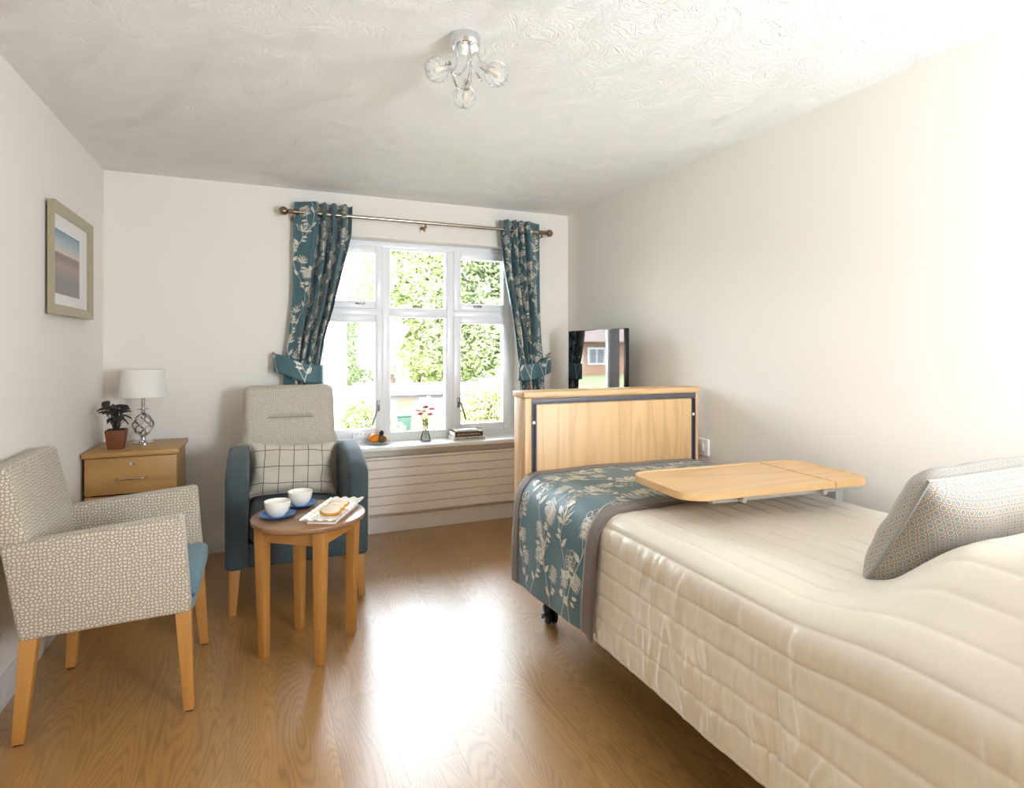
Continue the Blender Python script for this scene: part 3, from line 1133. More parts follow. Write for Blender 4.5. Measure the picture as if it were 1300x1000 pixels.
LX, LY = -0.640, 4.03
t_ = thing('table_lamp', 'table lamp with white drum shade and twisted chrome cage base', 'lamp', (LX, LY, CZ))
MB().lathe([(0.0001, 0), (0.056, 0.0), (0.056, 0.006), (0.048, 0.012), (0.030, 0.017), (0.016, 0.022), (0.013, 0.035), (0.016, 0.045), (0.0001, 0.05)], (LX, LY, CZ), 32).build('base', 'chrome', t_)
for k in range(6):
    pts = []
    for i in range(15):
        u = i / 14
        r_ = 0.012 + 0.040 * math.sin(PI * u) ** 0.8
        an = 2 * PI * k / 6 + 2.4 * u
        pts.append((LX + r_ * math.cos(an), LY + r_ * math.sin(an), CZ + 0.045 + 0.125 * u - .0))
    MB().tube(pts, 0.0055, 8).build('cage_bar', 'chrome', t_)
MB().lathe([(0.0001, 0.16), (0.014, 0.162), (0.018, 0.172), (0.011, 0.18), (0.011, 0.192), (0.032, 0.199), (0.032, 0.202), (0.010, 0.205), (0.010, 0.29), (0.0001, 0.29)], (LX, LY, CZ), 24).build('stem', 'chrome', t_)
sh = MB()
sh.lathe([(0.124, 0.272), (0.108, 0.432), (0.1065, 0.432), (0.1225, 0.272), (0.124, 0.272)], (LX, LY, CZ), 48)
sho = sh.build('lamp_shade', 'shade', t_)
MB().tube([(LX + .1235 * math.cos(q), LY + .1235 * math.sin(q), CZ + .274) for q in [2 * PI * i / 40 for i in range(40)]], 0.0018, 6, closed=True).build('shade_rim', 'shade', sho)

t_ = thing('potted_plant', 'dark purple leaved plant in a square brown terracotta pot', 'plant', (-0.740, 3.86, CZ))
cx, cy = -0.740, 3.86
m = MB()
m.hexa([(cx - .036, cy - .036, CZ), (cx + .036, cy - .036, CZ), (cx + .036, cy + .036, CZ), (cx - .036, cy + .036, CZ)],
       [(cx - .048, cy - .048, CZ + .105), (cx + .048, cy - .048, CZ + .105), (cx + .048, cy + .048, CZ + .105), (cx - .048, cy + .048, CZ + .105)], 0.002)
m.build('pot', 'terracotta', t_)
MB().box(cx - .042, cx + .042, cy - .042, cy + .042, CZ + .1, CZ + .108).build('soil', 'soil', t_, smooth=False)
R = random.Random(5)
stems = MB()
for k in range(26):
    an = R.uniform(0, 2 * PI)
    rr, hh = R.uniform(.012, .066), R.uniform(.03, .125)
    if k < 3:
        rr, hh = (.055, .13, .02)[k] * 1.0 if k == 0 else .05, .135 - .02 * k
        an = 2.6 + k * .5
    tip = Vector((cx + rr * math.cos(an), cy + rr * math.sin(an), CZ + .105 + hh))
    base = Vector((cx + .25 * rr * math.cos(an), cy + .25 * rr * math.sin(an), CZ + .105))
    stems.tube([base, (base + tip) / 2 + Vector((0, 0, .01)), tip], 0.0018, 5)
    ln, wd = R.uniform(.044, .06), R.uniform(.018, .026)
    dirv = Vector((math.cos(an), math.sin(an), R.uniform(-.45, .55))).normalized()
    sd = dirv.cross(Vector((0, 0, 1))).normalized()
    sd = Matrix.Rotation(R.uniform(-.9, .9), 3, dirv) @ sd
    up = sd.cross(dirv)
    lf = MB()
    lf.grid(lambda a, b_: tip + dirv * (ln * (a - .25)) + sd * (wd * (b_ * 2 - 1) * math.sin(PI * min(1, max(0.02, a)) ** .75)) + up * (0.007 * abs(b_ * 2 - 1) - 0.016 * a * a), 6, 4)
    o = lf.build('leaf', 'leaf_purple', t_)
    o.modifiers.new('thickness', 'SOLIDIFY').thickness = 0.0008
stems.build('stems', 'leaf_purple', t_)['kind'] = 'stuff'

# ------------------------------------------------------------------ low-backed tub chair (near left)
TY0, TY1 = 2.415, 2.985
t_ = thing('tub_chair', 'cream patterned armchair with low arms and blue seat by the left wall', 'chair', (-0.49, 2.70, 0))


def side_panel(y0, y1):
    # outline in (z, x) order for a prism along y
    pts = [(0.352, -0.738), (0.366, -0.236), (0.715, -0.262), (0.672, -0.790)]
    return MB().prism([(z, x_) for z, x_ in pts], 1, y0, y1, 0.016, 3)


for y0, y1 in ((TY0, TY0 + 0.075), (TY1 - 0.075, TY1)):
    side_panel(y0, y1).build('arm', 'cream_trellis', t_)
bk = [(0.40, -0.655), (0.40, -0.735), (0.915, -0.862), (0.925, -0.775)]
MB().prism([(z, x_) for z, x_ in bk], 1, TY0 + 0.02, TY1 - 0.02, 0.02, 3).build('backrest', 'cream_trellis', t_)
MB().rbox(-0.70, -0.215, TY0 + .077, TY1 - .077, 0.395, 0.475, 0.022, 3).build('seat', 'blue_weave', t_)
MB().rbox(-0.70, -0.232, TY0 + .077, TY1 - .077, 0.345, 0.393, 0.01, 2).build('seat_rail', 'blue_weave', t_)
for (xt, yt, xf_, yf_) in ((-0.262, TY0 + .036, -0.243, TY0 + .030), (-0.262, TY1 - .036, -0.235, TY1 - .020), (-0.712, TY0 + .036, -0.745, TY0 + .038), (-0.700, TY1 - .036, -0.725, TY1 - .026)):
    w0, w1 = 0.0175, 0.0255
    lg = MB().hexa([(xf_ - w0, yf_ - w0, 0.006), (xf_ + w0, yf_ - w0, 0.006), (xf_ + w0, yf_ + w0, 0.006), (xf_ - w0, yf_ + w0, 0.006)],
              [(xt - w1, yt - w1, .375), (xt + w1, yt - w1, .375), (xt + w1, yt + w1, .375), (xt - w1, yt + w1, .375)], 0.003).build('leg', 'honey_z', t_)
    MB().box(xf_ - .012, xf_ + .012, yf_ - .012, yf_ + .012, 0.0, 0.006).build('glide', 'bed_dark', lg, smooth=False)

# ------------------------------------------------------------------ high-backed armchair
AX0, AX1, AY0 = -0.168, 0.528, 3.20
t_ = thing('high_back_armchair', 'high backed armchair with cream back and dark teal arms by the window', 'armchair', (0.18, 3.55, 0))


def arm(x0, x1, tap):
    pts = [(3.205, 0.215), (3.93, 0.215), (3.90, 0.735), (3.62, 0.775), (3.42, 0.755), (3.27, 0.712), (3.20, 0.675)]
    return MB().prism(pts, 0, x0, x1, 0.028, 4)


arm(AX0, AX0 + 0.105, 1).build('arm', 'teal_weave', t_)
arm(AX1 - 0.105, AX1, -1).build('arm', 'teal_weave', t_)
MB().rbox(AX0 + .10, AX1 - .10, 3.235, 3.82, 0.215, 0.335, 0.015, 3).build('seat_frame', 'teal_weave', t_)
MB().rbox(AX0 + .108, AX1 - .108, 3.225, 3.78, 0.338, 0.475, 0.035, 4).build('seat_cushion', 'teal_weave', t_)


def backf(a, b_, front=True):
    """b_: 0 at the seat, 1 on top; narrower at the headrest, flaring over the arms"""
    z = L(0.43, 1.088, b_)
    flare = 0.018 * smooth01((0.62 - b_) / 0.2) if b_ < .62 else 0
    hw_ = 0.268 + flare
    u = a * 2 - 1
    y = L(3.70, 3.90, b_)
    return u * hw_, y, z


m = MB()
# rounded slab: front and rear sheets joined round the rim
NU, NV = 36, 44


def slab(a, b_, s_):
    u, v_ = a * 2 - 1, b_ * 2 - 1
    z = L(0.43, 1.092, b_)
    hw_ = 0.262 + (0.022 * smooth01((0.60 - b_) / 0.16))
    rim = max(0.0, min(1.0, (1 - abs(u)) / .16)) * 1.0
    rimv = max(0.0, min(1.0, (1 - abs(v_)) / .10))
    k = math.sqrt(max(0, 1 - (1 - rim) ** 2)) * math.sqrt(max(0, 1 - (1 - rimv) ** 2))
    yc = L(3.735, 3.925, b_)
    th = 0.060 * k + 0.006
    # corner rounding
    rr = max(0, abs(v_) - .9) / .1
    x_ = 0.158 + u * hw_ * (1 - .035 * rr * rr)
    zz = z - 0.012 * (max(0, abs(u) - .85) / .15) ** 2 * (1 if v_ > 0 else -1) * (1 if abs(v_) > .8 else 0)
    y_ = yc + s_ * th
    if s_ < 0:
        # stitched tuck across the headrest
        d_ = (z - 0.905) / 0.013
        ends = smooth01((0.50 - abs(u)) / 0.06)
        y_ += 0.016 * math.exp(-d_ * d_) * ends
        y_ -= 0.010 * math.exp(-((z - .84) / .06) ** 2) * (1 - u * u)
        y_ -= 0.010 * math.exp(-((z - .98) / .06) ** 2) * (1 - u * u)
    return Vector((x_, y_, zz))


for s_ in (-1, 1):
    m.grid(lambda a, b_: slab(a, b_, s_), NU, NV * 2 if s_ < 0 else NV, lambda a, b_: (a * .55, b_ * .68))
m.grid(lambda a, b_: slab(a, 1, L(-1, 1, b_)), NU, 2, lambda a, b_: (a * .55, b_ * .02))
m.grid(lambda a, b_: slab(a, 0, L(-1, 1, b_)), NU, 2, lambda a, b_: (a * .55, b_ * .02))
m.grid(lambda a, b_: slab(0, a, L(-1, 1, b_)), NV, 2, lambda a, b_: (a * .55, b_ * .02))
m.grid(lambda a, b_: slab(1, a, L(-1, 1, b_)), NV, 2, lambda a, b_: (a * .55, b_ * .02))
back = m.build('backrest', 'cream_small_weave', t_, angle=60)
MB().tube([slab(L(.255, .745, k / 12), (0.905 - .43) / .662, -1) + Vector((0, -.003, 0)) for k in range(13)], 0.003, 6).build('stitched_tuck', 'piping', back)
for (xt, yt, dx, dy) in ((AX0 + .045, AY0 + .045, -.01, -.02), (AX1 - .045, AY0 + .045, .01, -.02), (AX0 + .05, 3.87, -.005, .03), (AX1 - .05, 3.87, .005, .03)):
    w0, w1 = 0.017, 0.026
    xf_, yf_ = xt + dx, yt + dy
    MB().hexa([(xf_ - w0, yf_ - w0, 0.0), (xf_ + w0, yf_ - w0, 0.0), (xf_ + w0, yf_ + w0, 0.0), (xf_ - w0, yf_ + w0, 0.0)],
              [(xt - w1, yt - w1, .225), (xt + w1, yt - w1, .225), (xt + w1, yt + w1, .225), (xt - w1, yt + w1, .225)], 0.003).build('leg', 'honey_z', t_)


# ------------------------------------------------------------------ cushions
def cushion(name, label, loc, rot, hw, hh, th, mat, pipe_mat, pinch=0.06, flange=0.0, uvs=1.0, seed=1, lump=0.006, pipe_r=0.004):
    q = rot
    C = Vector(loc)
    root = thing(name, label, 'cushion', loc)

    def pt(u, v_, s_):
        e = 1 - pinch * (1 - v_ * v_) * abs(u) ** 3
        f = 1 - pinch * (1 - u * u) * abs(v_) ** 3
        x_, y_ = u * hw * e, v_ * hh * f
        k = (max(0, 1 - u ** 4) ** .55) * (max(0, 1 - v_ ** 4) ** .55)
        w_ = th * k
        w_ += lump * noise.noise(Vector((u * 2.2 + seed, v_ * 2.2, s_))) * k
        w_ += 0.004 * math.sin(14 * (u + v_ * .3)) * (abs(v_) ** 4) * k + 0.004 * math.sin(13 * v_ + 2 * u) * (abs(u) ** 4) * k
        return C + q @ Vector((x_, y_, s_ * w_))
    m_ = MB()
    for s_ in (1, -1):
        G = [[pt(i / 22 - 1, j / 16 - 1, s_) for i in range(45)] for j in range(33)]
        U = [[0.0] * 45 for _ in range(33)]
        V = [[0.0] * 45 for _ in range(33)]
        for j in range(33):
            for i in range(23, 45):
                U[j][i] = U[j][i - 1] + (G[j][i] - G[j][i - 1]).length
            for i in range(21, -1, -1):
                U[j][i] = U[j][i + 1] - (G[j][i] - G[j][i + 1]).length
        for i in range(45):
            for j in range(17, 33):
                V[j][i] = V[j - 1][i] + (G[j][i] - G[j - 1][i]).length
            for j in range(15, -1, -1):
                V[j][i] = V[j + 1][i] - (G[j][i] - G[j + 1][i]).length
        m_.grid(lambda a, b_: pt(a * 2 - 1, b_ * 2 - 1, s_), 44, 32, lambda a, b_: (U[round(b_ * 32)][round(a * 44)], V[round(b_ * 32)][round(a * 44)]))
    m_.build('cover', mat, root, angle=80)
    edge = [(k / 15 * 2 - 1, -1) for k in range(15)] + [(1, k / 12 * 2 - 1) for k in range(12)] + [(1 - k / 15 * 2, 1) for k in range(15)] + [(-1, 1 - k / 12 * 2) for k in range(12)]
    MB().tube([pt(u, v_, 0) for u, v_ in edge], pipe_r, 8, closed=True).build('piping', pipe_mat, root)
    return root


qr = Matrix.Rotation(math.radians(3), 3, 'Y') @ Matrix.Rotation(math.radians(68), 3, 'X')
cushion('scatter_cushion', 'pale beige windowpane check cushion on the high backed armchair', (0.165, 3.605, 0.632), qr, 0.240, 0.155, 0.068, 'plaid', 'plaid', 0.14, seed=4, lump=.022, pipe_r=.003)
qr = Matrix.Rotation(math.radians(-2), 3, 'Z') @ Matrix.Rotation(math.radians(61), 3, 'X')
# ------------------------------------------------------------------ round table and what stands on it
RX, RYT, RT = 0.195, 2.768, 0.585
t_ = thing('side_table', 'small round side table with brown top and four square oak legs', 'table', (RX, RYT, 0))
MB().lathe([(0.0001, RT - .026), (0.228, RT - .026), (0.238, RT - .020), (0.242, RT - .008), (0.240, RT - .002), (0.236, RT), (0.0001, RT)], (RX, RYT, 0), 72).build('table_top', 'walnut_top', t_)
ang = math.radians(-36)
for k in range(4):
    a = ang + PI / 4 + k * PI / 2
    rot = Matrix.Rotation(ang, 3, 'Z')
    cxt, cyt = RX + .196 * math.cos(a), RYT + .196 * math.sin(a)
    cxf, cyf = RX + .188 * math.cos(a), RYT + .188 * math.sin(a)

    def sq(cx_, cy_, w, z):
        return [tuple(Vector((cx_, cy_, z)) + rot @ Vector((sx * w, sy * w, 0))) for sx, sy in ((-1, -1), (1, -1), (1, 1), (-1, 1))]
    MB().hexa(sq(cxf, cyf, .0175, 0.0), sq(cxt, cyt, .0245, RT - .026), 0.003).build('leg', 'honey_z', t_)
    a2 = a + PI / 2
    p, q_ = Vector((cxt, cyt, 0)), Vector((RX + .196 * math.cos(a2), RYT + .196 * math.sin(a2), 0))
    d = (q_ - p).normalized()
    n_ = Vector((-d.y, d.x, 0)) * -0.009
    p, q_ = p + d * .0235, q_ - d * .0235
    off = Vector((0, 0, 0))
    MB().hexa([tuple(p + n_ + Vector((0, 0, .495))), tuple(q_ + n_ + Vector((0, 0, .495))), tuple(q_ - n_ + Vector((0, 0, .495))), tuple(p - n_ + Vector((0, 0, .495)))],
              [tuple(p + n_ + Vector((0, 0, RT - .027))), tuple(q_ + n_ + Vector((0, 0, RT - .027))), tuple(q_ - n_ + Vector((0, 0, RT - .027))), tuple(p - n_ + Vector((0, 0, RT - .027)))]).build('apron', 'honey_x', t_)
for i, (x_, y_, w_) in enumerate(((0.063, 2.765, 'nearer'), (0.165, 2.918, 'farther'))):
    z = RT
    o = MB().lathe([(0.0001, .004), (0.030, .003), (0.034, 0), (0.040, 0.0), (0.060, 0.006), (0.076, 0.014), (0.077, 0.016), (0.060, 0.010), (0.036, 0.006), (0.0001, .006)], (x_, y_, z), 48).build('saucer', 'saucer_blue', origin=(x_, y_, z))
    tag(o, 'blue saucer under the %s white cup on the round table' % w_, 'saucer', 'saucers on the round table')
    z += 0.006
    c_ = thing('teacup', 'white round teacup on the %s blue saucer' % w_, 'cup', (x_, y_, z), group='teacups on the round table')
    MB().lathe([(0.0001, .004), (0.022, .003), (0.024, 0.0), (0.028, 0.0), (0.034, .006), (0.046, .022), (0.053, .044), (0.0545, .064), (0.0535, .065), (0.051, .062), (0.049, .044), (0.042, .022), (0.030, .010), (0.0001, .008)], (x_, y_, z), 48).build('bowl', 'ceramic', c_)
    MB().lathe([(0.0001, .0515), (0.049, .0515), (0.049, .0525), (0.0001, .0525)], (x_, y_, z), 32).build('tea', 'ceramic', c_)
    ha = math.radians(100 if i == 0 else 80)
    MB().tube(spline([(x_ + math.cos(ha) * .051, y_ + math.sin(ha) * .051, z + .052), (x_ + math.cos(ha) * .072, y_ + math.sin(ha) * .072, z + .05), (x_ + math.cos(ha) * .074, y_ + math.sin(ha) * .074, z + .03), (x_ + math.cos(ha) * .045, y_ + math.sin(ha) * .045, z + .018)], 6), 0.0045, 8).build('handle', 'ceramic', c_)

# scalloped platter on the table
PC = Vector((0.293, 2.715, RT))
pa_ = math.radians(64)
PR = Matrix.Rotation(pa_, 3, 'Z')
PLN, PWD = 0.180, 0.078
bt = thing('serving_platter', 'white rectangular platter with scalloped rim and painted yellow flowers', 'platter', tuple(PC))


def plat(a, b_, top):
    u, v_ = a * 2 - 1, b_ * 2 - 1
    edge = max(abs(u) ** 6, abs(v_) ** 4)
    rim = smooth01((max(abs(u) * PLN - (PLN - .03), abs(v_) * PWD - (PWD - .024))) / .03)
    sc_ = 0.0035 * math.sin(u * 26) * (abs(v_) > .97) + 0.0035 * math.sin(v_ * 12) * (abs(u) > .97)
    z = 0.014 + 0.016 * rim + (sc_ if rim > .9 else 0)
    if not top:
        z -= 0.005
    return PC + PR @ Vector((u * PLN * (1 + (.012 * math.sin(v_ * 12 + 1) if abs(u) > .97 else 0)), v_ * PWD * (1 + (.02 * math.sin(u * 26 + 1) if abs(v_) > .97 else 0)), z))


m = MB()
m.grid(lambda a, b_: plat(a, b_, True), 60, 36)
m.grid(lambda a, b_: plat(a, b_, False), 60, 36)
for f_ in (lambda a, b_: plat(a, 0, b_ > .5), lambda a, b_: plat(a, 1, b_ > .5)):
    m.grid(f_, 60, 1)
for f_ in (lambda a, b_: plat(0, a, b_ > .5), lambda a, b_: plat(1, a, b_ > .5)):
    m.grid(f_, 36, 1)
m.build('dish', 'platter', bt, angle=60)
MB().rbox(-PLN + .03, PLN - .03, -PWD + .018, PWD - .018, 0.0, 0.0105, 0.003, 2, lambda p: PC + PR @ Vector(p)).build('foot', 'platter', bt)
Rr = random.Random(3)
for k in range(16):
    u = -0.92 + k * .115
    v_ = 0.80 + Rr.uniform(-.07, .09)
    p0 = plat((u + 1) / 2, (v_ + 1) / 2, True)
    rad = Rr.uniform(.005, .0095)
    vs = [p0 + Vector((0, 0, .0012))]
    for q in range(12):
        an = 2 * PI * q / 12
        r_ = rad * (1 + .3 * math.cos(5 * an))
        du, dv = r_ * math.cos(an) / PLN, r_ * math.sin(an) / PWD
        vs.append(plat((u + du + 1) / 2, min(1, (v_ + dv + 1) / 2), True) + Vector((0, 0, .0012)))
    m = MB().add(vs, [(0, 1 + q, 1 + (q + 1) % 12) for q in range(12)])
    m.build('painted_flower', 'yellow_paint' if k % 3 else 'pale_green_paint', bt, smooth=False)
for k, (u, v_, rz_) in enumerate(((-.30, -.10, .1), (0.02, -.08, -.1), (.36, -.02, .15))):
    p = PC + PR @ Vector((u * PLN, v_ * PWD, 0.015 + 0.0))
    w_ = ('nearest the front rim', 'between the other two', 'farthest along the platter')[k]
    tb_ = thing('iced_biscuit', 'golden biscuit with pale icing on the platter, %s' % w_, 'biscuit', tuple(p), group='biscuits on the platter')
    tilt = Matrix.Rotation(-0.38, 3, 'Y')
    qq = PR @ Matrix.Rotation(rz_, 3, 'Z') @ tilt
    tf = lambda v__, p=p, qq=qq: p + Vector((0, 0, .014)) + qq @ v__
    MB().lathe([(0.0001, -.006), (0.038, -.006), (0.042, 0.0), (0.038, .007), (0.0001, .007)], (0, 0, 0), 24, 2, lambda v__: tf(Vector((v__.x * .72, v__.y * 1.15, v__.z)))).build('biscuit_base', 'biscuit', tb_)
    MB().lathe([(0.037, .005), (0.037, .009), (0.030, .0135), (0.0001, .016)], (0, 0, 0), 24, 2, lambda v__: tf(Vector((v__.x * .70, v__.y * 1.12, v__.z)))).build('icing', 'icing', tb_)

# ------------------------------------------------------------------ things on the window board
SZ = 0.633
px, py = 0.775, 4.285
o = MB().lathe([(0.0001, .003), (0.03, .002), (0.036, 0), (0.042, 0.0), (0.066, .006), (0.080, .013), (0.0805, .015), (0.064, .009), (0.040, .005), (0.0001, .005)], (px, py, SZ), 40).build('fruit_plate', 'pale_blue_china', origin=(px, py, SZ))
tag(o, 'pale china plate holding fruit on the window board', 'plate')
fr = thing('orange', 'round orange on the fruit plate', 'fruit', (px - .032, py - .005, SZ + .006), group='fruit on the sill plate')
MB().ball((px - .032, py - .005, SZ + .0425), .036, 24, 16, (1, 1, .97)).build('peel', 'orange', fr)
MB().lathe([(0.0001, 0), (0.004, .001), (0.003, .003), (0.0001, .003)], (px - .032, py - .005, SZ + .0765), 8).build('stem_button', 'stem', fr)
tag(MB().ball((px + .022, py - .022, SZ + .034), .026, 20, 12, (1.25, 1, .95)).build('kiwi_fruit', 'kiwi', origin=(px + .022, py - .022, SZ + .012)), 'brown kiwi fruit in front on the fruit plate', 'fruit', 'fruit on the sill plate')
tag(MB().ball((px + .020, py + .022, SZ + .040), .026, 20, 12).build('plum', 'plum', origin=(px + .02, py + .022, SZ + .015)), 'dark plum behind the kiwi on the fruit plate', 'fruit', 'fruit on the sill plate')
tag(MB().ball((px + .022, py + .006, SZ + .076), .0185, 18, 12).build('plum', 'plum', origin=(px + .022, py + .006, SZ + .058)), 'small dark plum topmost of the fruit pile', 'fruit', 'fruit on the sill plate')
tag(MB().ball((px + .055, py + .004, SZ + .030), .020, 20, 12, (1, 1, .9)).build('apricot', 'pale_fruit', origin=(px + .055, py + .004, SZ + .012)), 'pale yellow fruit at the right of the fruit plate', 'fruit', 'fruit on the sill plate')

vx, vy = 1.115, 4.262
vt = thing('bud_vase', 'small clear glass vase of pink flowers on the window board', 'vase', (vx, vy, SZ))
MB().lathe([(0.0001, 0.0), (0.036, 0.0), (0.040, .006), (0.036, .03), (0.022, .07), (0.015, .11), (0.020, .135), (0.0185, .135), (0.0135, .11), (0.020, .07), (0.033, .03), (0.035, .010), (0.0001, .008)], (vx, vy, SZ), 36).build('glass', 'vase_glass', vt)
MB().lathe([(0.0001, .0005), (0.0385, .0005), (0.0395, .007), (0.0001, .008)], (vx, vy, SZ), 32).build('foot', 'grey_metal', vt)
R = random.Random(9)
for k, (dx, dy, dzz, mt, lb) in enumerate(((0, 0, .252, 'flower_red', 'dark red flower standing tallest in the glass vase'), (.048, 0, .236, 'flower_pink', 'pink flower leaning farthest right in the glass vase'),
                                    (-.058, 0, .228, 'flower_pale', 'pale pink flower leaning farthest left in the glass vase'), (.028, -.025, .200, 'flower_pink', 'pink flower low at the right of the glass vase'),
                                    (-.016, -.02, .222, 'flower_pale', 'pale pink flower in the middle of the vase bunch'), (-.036, .01, .202, 'flower_red', 'dark red flower low at the left of the vase bunch'))):
    tip = Vector((vx + dx, vy + dy, SZ + dzz))
    rr, an = abs(dx), (0 if dx > 0 else PI)
    fl_ = thing('cut_flower', lb, 'flower', (vx, vy, SZ + .02), group='flowers in the vase')
    MB().tube(spline([(vx - rr * .3 * math.cos(an), vy, SZ + .02), (vx, vy, SZ + .10), tuple(tip)], 6), 0.0019, 6).build('stem', 'stem', fl_)
    hd = MB()
    for q in range(7):
        a2 = 2 * PI * q / 7
        hd.ball(tip + Vector((0.013 * math.cos(a2), .013 * math.sin(a2), .004 * (q % 2))), .0105, 8, 6, (1, 1, .6))
    hd.ball(tip + Vector((0, 0, .004)), .010, 8, 6)
    hd.build('bloom', mt, fl_)
    for q in range(2):
        h_ = R.uniform(.11, .16)
        a2 = R.uniform(0, 6.28)
        b0 = Vector((vx, vy, SZ + h_))
        e = Vector((math.cos(a2), math.sin(a2), .9)).normalized()
        sd = e.cross(Vector((0, 0, 1))).normalized()
        lf = MB().grid(lambda a, b_: b0 + e * (.045 * a) + sd * (.007 * (b_ * 2 - 1) * math.sin(PI * max(.02, min(.98, a)))), 5, 2)
        lo_ = lf.build('leaf', 'leaf_light', fl_)
        lo_.modifiers.new('thickness', 'SOLIDIFY').thickness = .0006

for k, (z0, z1, x0, x1, dy, cm, nm) in enumerate(((0.0, .026, -.125, .125, 0, 'book_grey', 'pale grey hardback book lying under the brown book on the window board'), (.026, .062, -.112, .108, .012, 'book_brown', 'brown book with cream lettering lying on the grey book'))):
    bx, by = 1.435, 4.272
    z0, z1 = SZ + z0, SZ + z1
    bt_ = thing('book', nm, 'book', (bx, by, z0), group='books on the window board')
    yb0, yb1 = by - .085 + dy, by + .080 + dy
    m = MB()
    m.box(bx + x0, bx + x1, yb0, yb1, z0, z0 + .003).box(bx + x0, bx + x1, yb0, yb1, z1 - .003, z1).box(bx + x0, bx + x1, yb0, yb0 + .003, z0 + .003, z1 - .003)
    m.build('cover', cm, bt_, smooth=False)
    MB().box(bx + x0 + .004, bx + x1 - .004, yb0 + .003, yb1 - .004, z0 + .003, z1 - .003).build('pages', 'paper', bt_, smooth=False)
    R = random.Random(k)
    xx = bx + x0 + .02
    m = MB()
    while xx < bx + x1 - .03:
        wd = R.uniform(.006, .012)
        zc = (z0 + z1) / 2
        m.box(xx, xx + wd, yb0 - .0006, yb0 + .0002, zc - .006, zc - .002 if R.random() < .5 else zc + .006)
        m.box(xx, xx + wd * .35, yb0 - .0006, yb0 + .0002, zc - .006, zc + .006)
        xx += wd + .005
    m.build('spine_lettering', 'lettering_cream' if k else 'lettering_dark', bt_, smooth=False)
o = thing('book', 'thin white booklet lying on top of the brown book', 'book', (1.43, 4.28, SZ + .062), group='books on the window board')
MB().box(1.345, 1.515, 4.22, 4.33, SZ + .062, SZ + .064).box(1.345, 1.515, 4.22, 4.33, SZ + .070, SZ + .072).box(1.345, 1.515, 4.22, 4.222, SZ + .064, SZ + .070).build('cover', 'book_white', o, smooth=False)
MB().box(1.347, 1.513, 4.222, 4.328, SZ + .064, SZ + .070).build('pages', 'paper', o, smooth=False)

# ------------------------------------------------------------------ bed: frame, footboard, castors
BX0, BX1 = 1.178, 2.243
FBY0, FBY1, FBZ0, FBZ1 = 2.62, 2.757, 0.30, 1.106
bed = thing('care_bed', 'profiling bed with oak footboard, dark folded side rails and castors', 'bed', (1.7, 1.6, 0))
fb = MB().rbox(BX0 + .004, BX1 - .004, FBY0 + .012, FBY1, FBZ0, FBZ1 - .03, 0.003).build('footboard', 'oak_z', bed)
MB().rbox(BX0 - .004, BX1 + .004, FBY0 - .004, FBY1 + .004, FBZ1 - .03, FBZ1, 0.006, 3).build('footboard_cap', 'oak_x', fb)
MB().rbox(BX0 + .004, BX0 + .038, FBY0, FBY0 + .014, FBZ0, FBZ1 - .032, 0.002).build('edge_strip', 'oak_z', fb)
MB().rbox(BX1 - .022, BX1 - .004, FBY0, FBY0 + .014, FBZ0, FBZ1 - .032, 0.002).build('edge_strip', 'oak_z', fb)
MB().rbox(BX0 + .066, BX1 - .050, FBY0, FBY0 + .014, FBZ0, FBZ1 - .064, 0.002).build('front_panel', 'oak_z', fb)
MB().rbox(BX0 + .038, BX1 - .022, FBY0 - .002, FBY0 + .013, FBZ1 - .060, FBZ1 - .034, 0.003).build('rail_channel', 'dark_rail', fb)
for xa, xb in ((BX0 + .038, BX0 + .066), (BX1 - .050, BX1 - .022)):
    ch = MB().box(xa, xb, FBY0 + .004, FBY0 + .013, FBZ0, FBZ1 - .062).build('side_channel', 'dark_groove', fb, smooth=False)
    MB().box(xb - .007, xb, FBY0 - .002, FBY0 + .004, FBZ0, FBZ1 - .062).box(xa, xa + .005, FBY0 - .002, FBY0 + .004, FBZ0, FBZ1 - .062).build('channel_lip', 'dark_rail', ch, smooth=False)
    MB().lathe([(0.0001, -.004), (0.008, -.003), (0.008, .004)], ((xa + xb) / 2, FBY0 + .002, .955), 14, 1).build('release_button', 'white_gloss', ch)
MB().rbox(1.18, 2.21, 0.46, 0.50, 0.35, 1.02, 0.01).build('headboard', 'oak_z', bed)
MB().rbox(1.245, 2.175, 0.52, 2.60, 0.40, 0.655, 0.05, 4).build('mattress', 'mattress', bed)
MB().rbox(1.26, 2.16, 0.52, 2.60, 0.30, 0.398, 0.01).build('mattress_platform', 'bed_dark', bed)
for x_, y_ in ((1.26, 2.555), (2.15, 2.555), (1.26, 0.62), (2.15, 0.62)):
    lg = MB().rbox(x_ - .022, x_ + .022, y_ - .022, y_ + .022, 0.125, 0.32, 0.003).build('bed_leg', 'brown_metal', bed)
    cs = MB()
    for s_ in (-1, 1):
        cs.lathe([(0.0001, -.012), (0.034, -.012), (0.045, -.006), (0.046, .006), (0.038, .011), (0.0001, .012)], (x_ + .012 + s_ * .016, y_ - .02, .046), 28, 0)
    cs.build('castor_wheel', 'black_plastic', lg)
    fk = MB()
    fk.prism([(y_ - .05, .075), (y_ - .02, .105), (y_ + .015, .125), (y_ + .02, .125), (y_ + .018, .135), (y_ - .02, .125), (y_ - .062, .08)], 0, x_ - .008, x_ + .032, 0.003)
    fk.tube([(x_ + .012, y_, .12), (x_ + .012, y_, .14)], .012, 10)
    fk.tube([(x_ - .03, y_ - .02, .046), (x_ + .055, y_ - .02, .046)], .006, 8)
    fk.tube([(x_ - .02, y_ - .04, .06), (x_ - .045, y_ - .055, .052)], .006, 6)
    fk.build('castor_fork', 'black_plastic', lg)

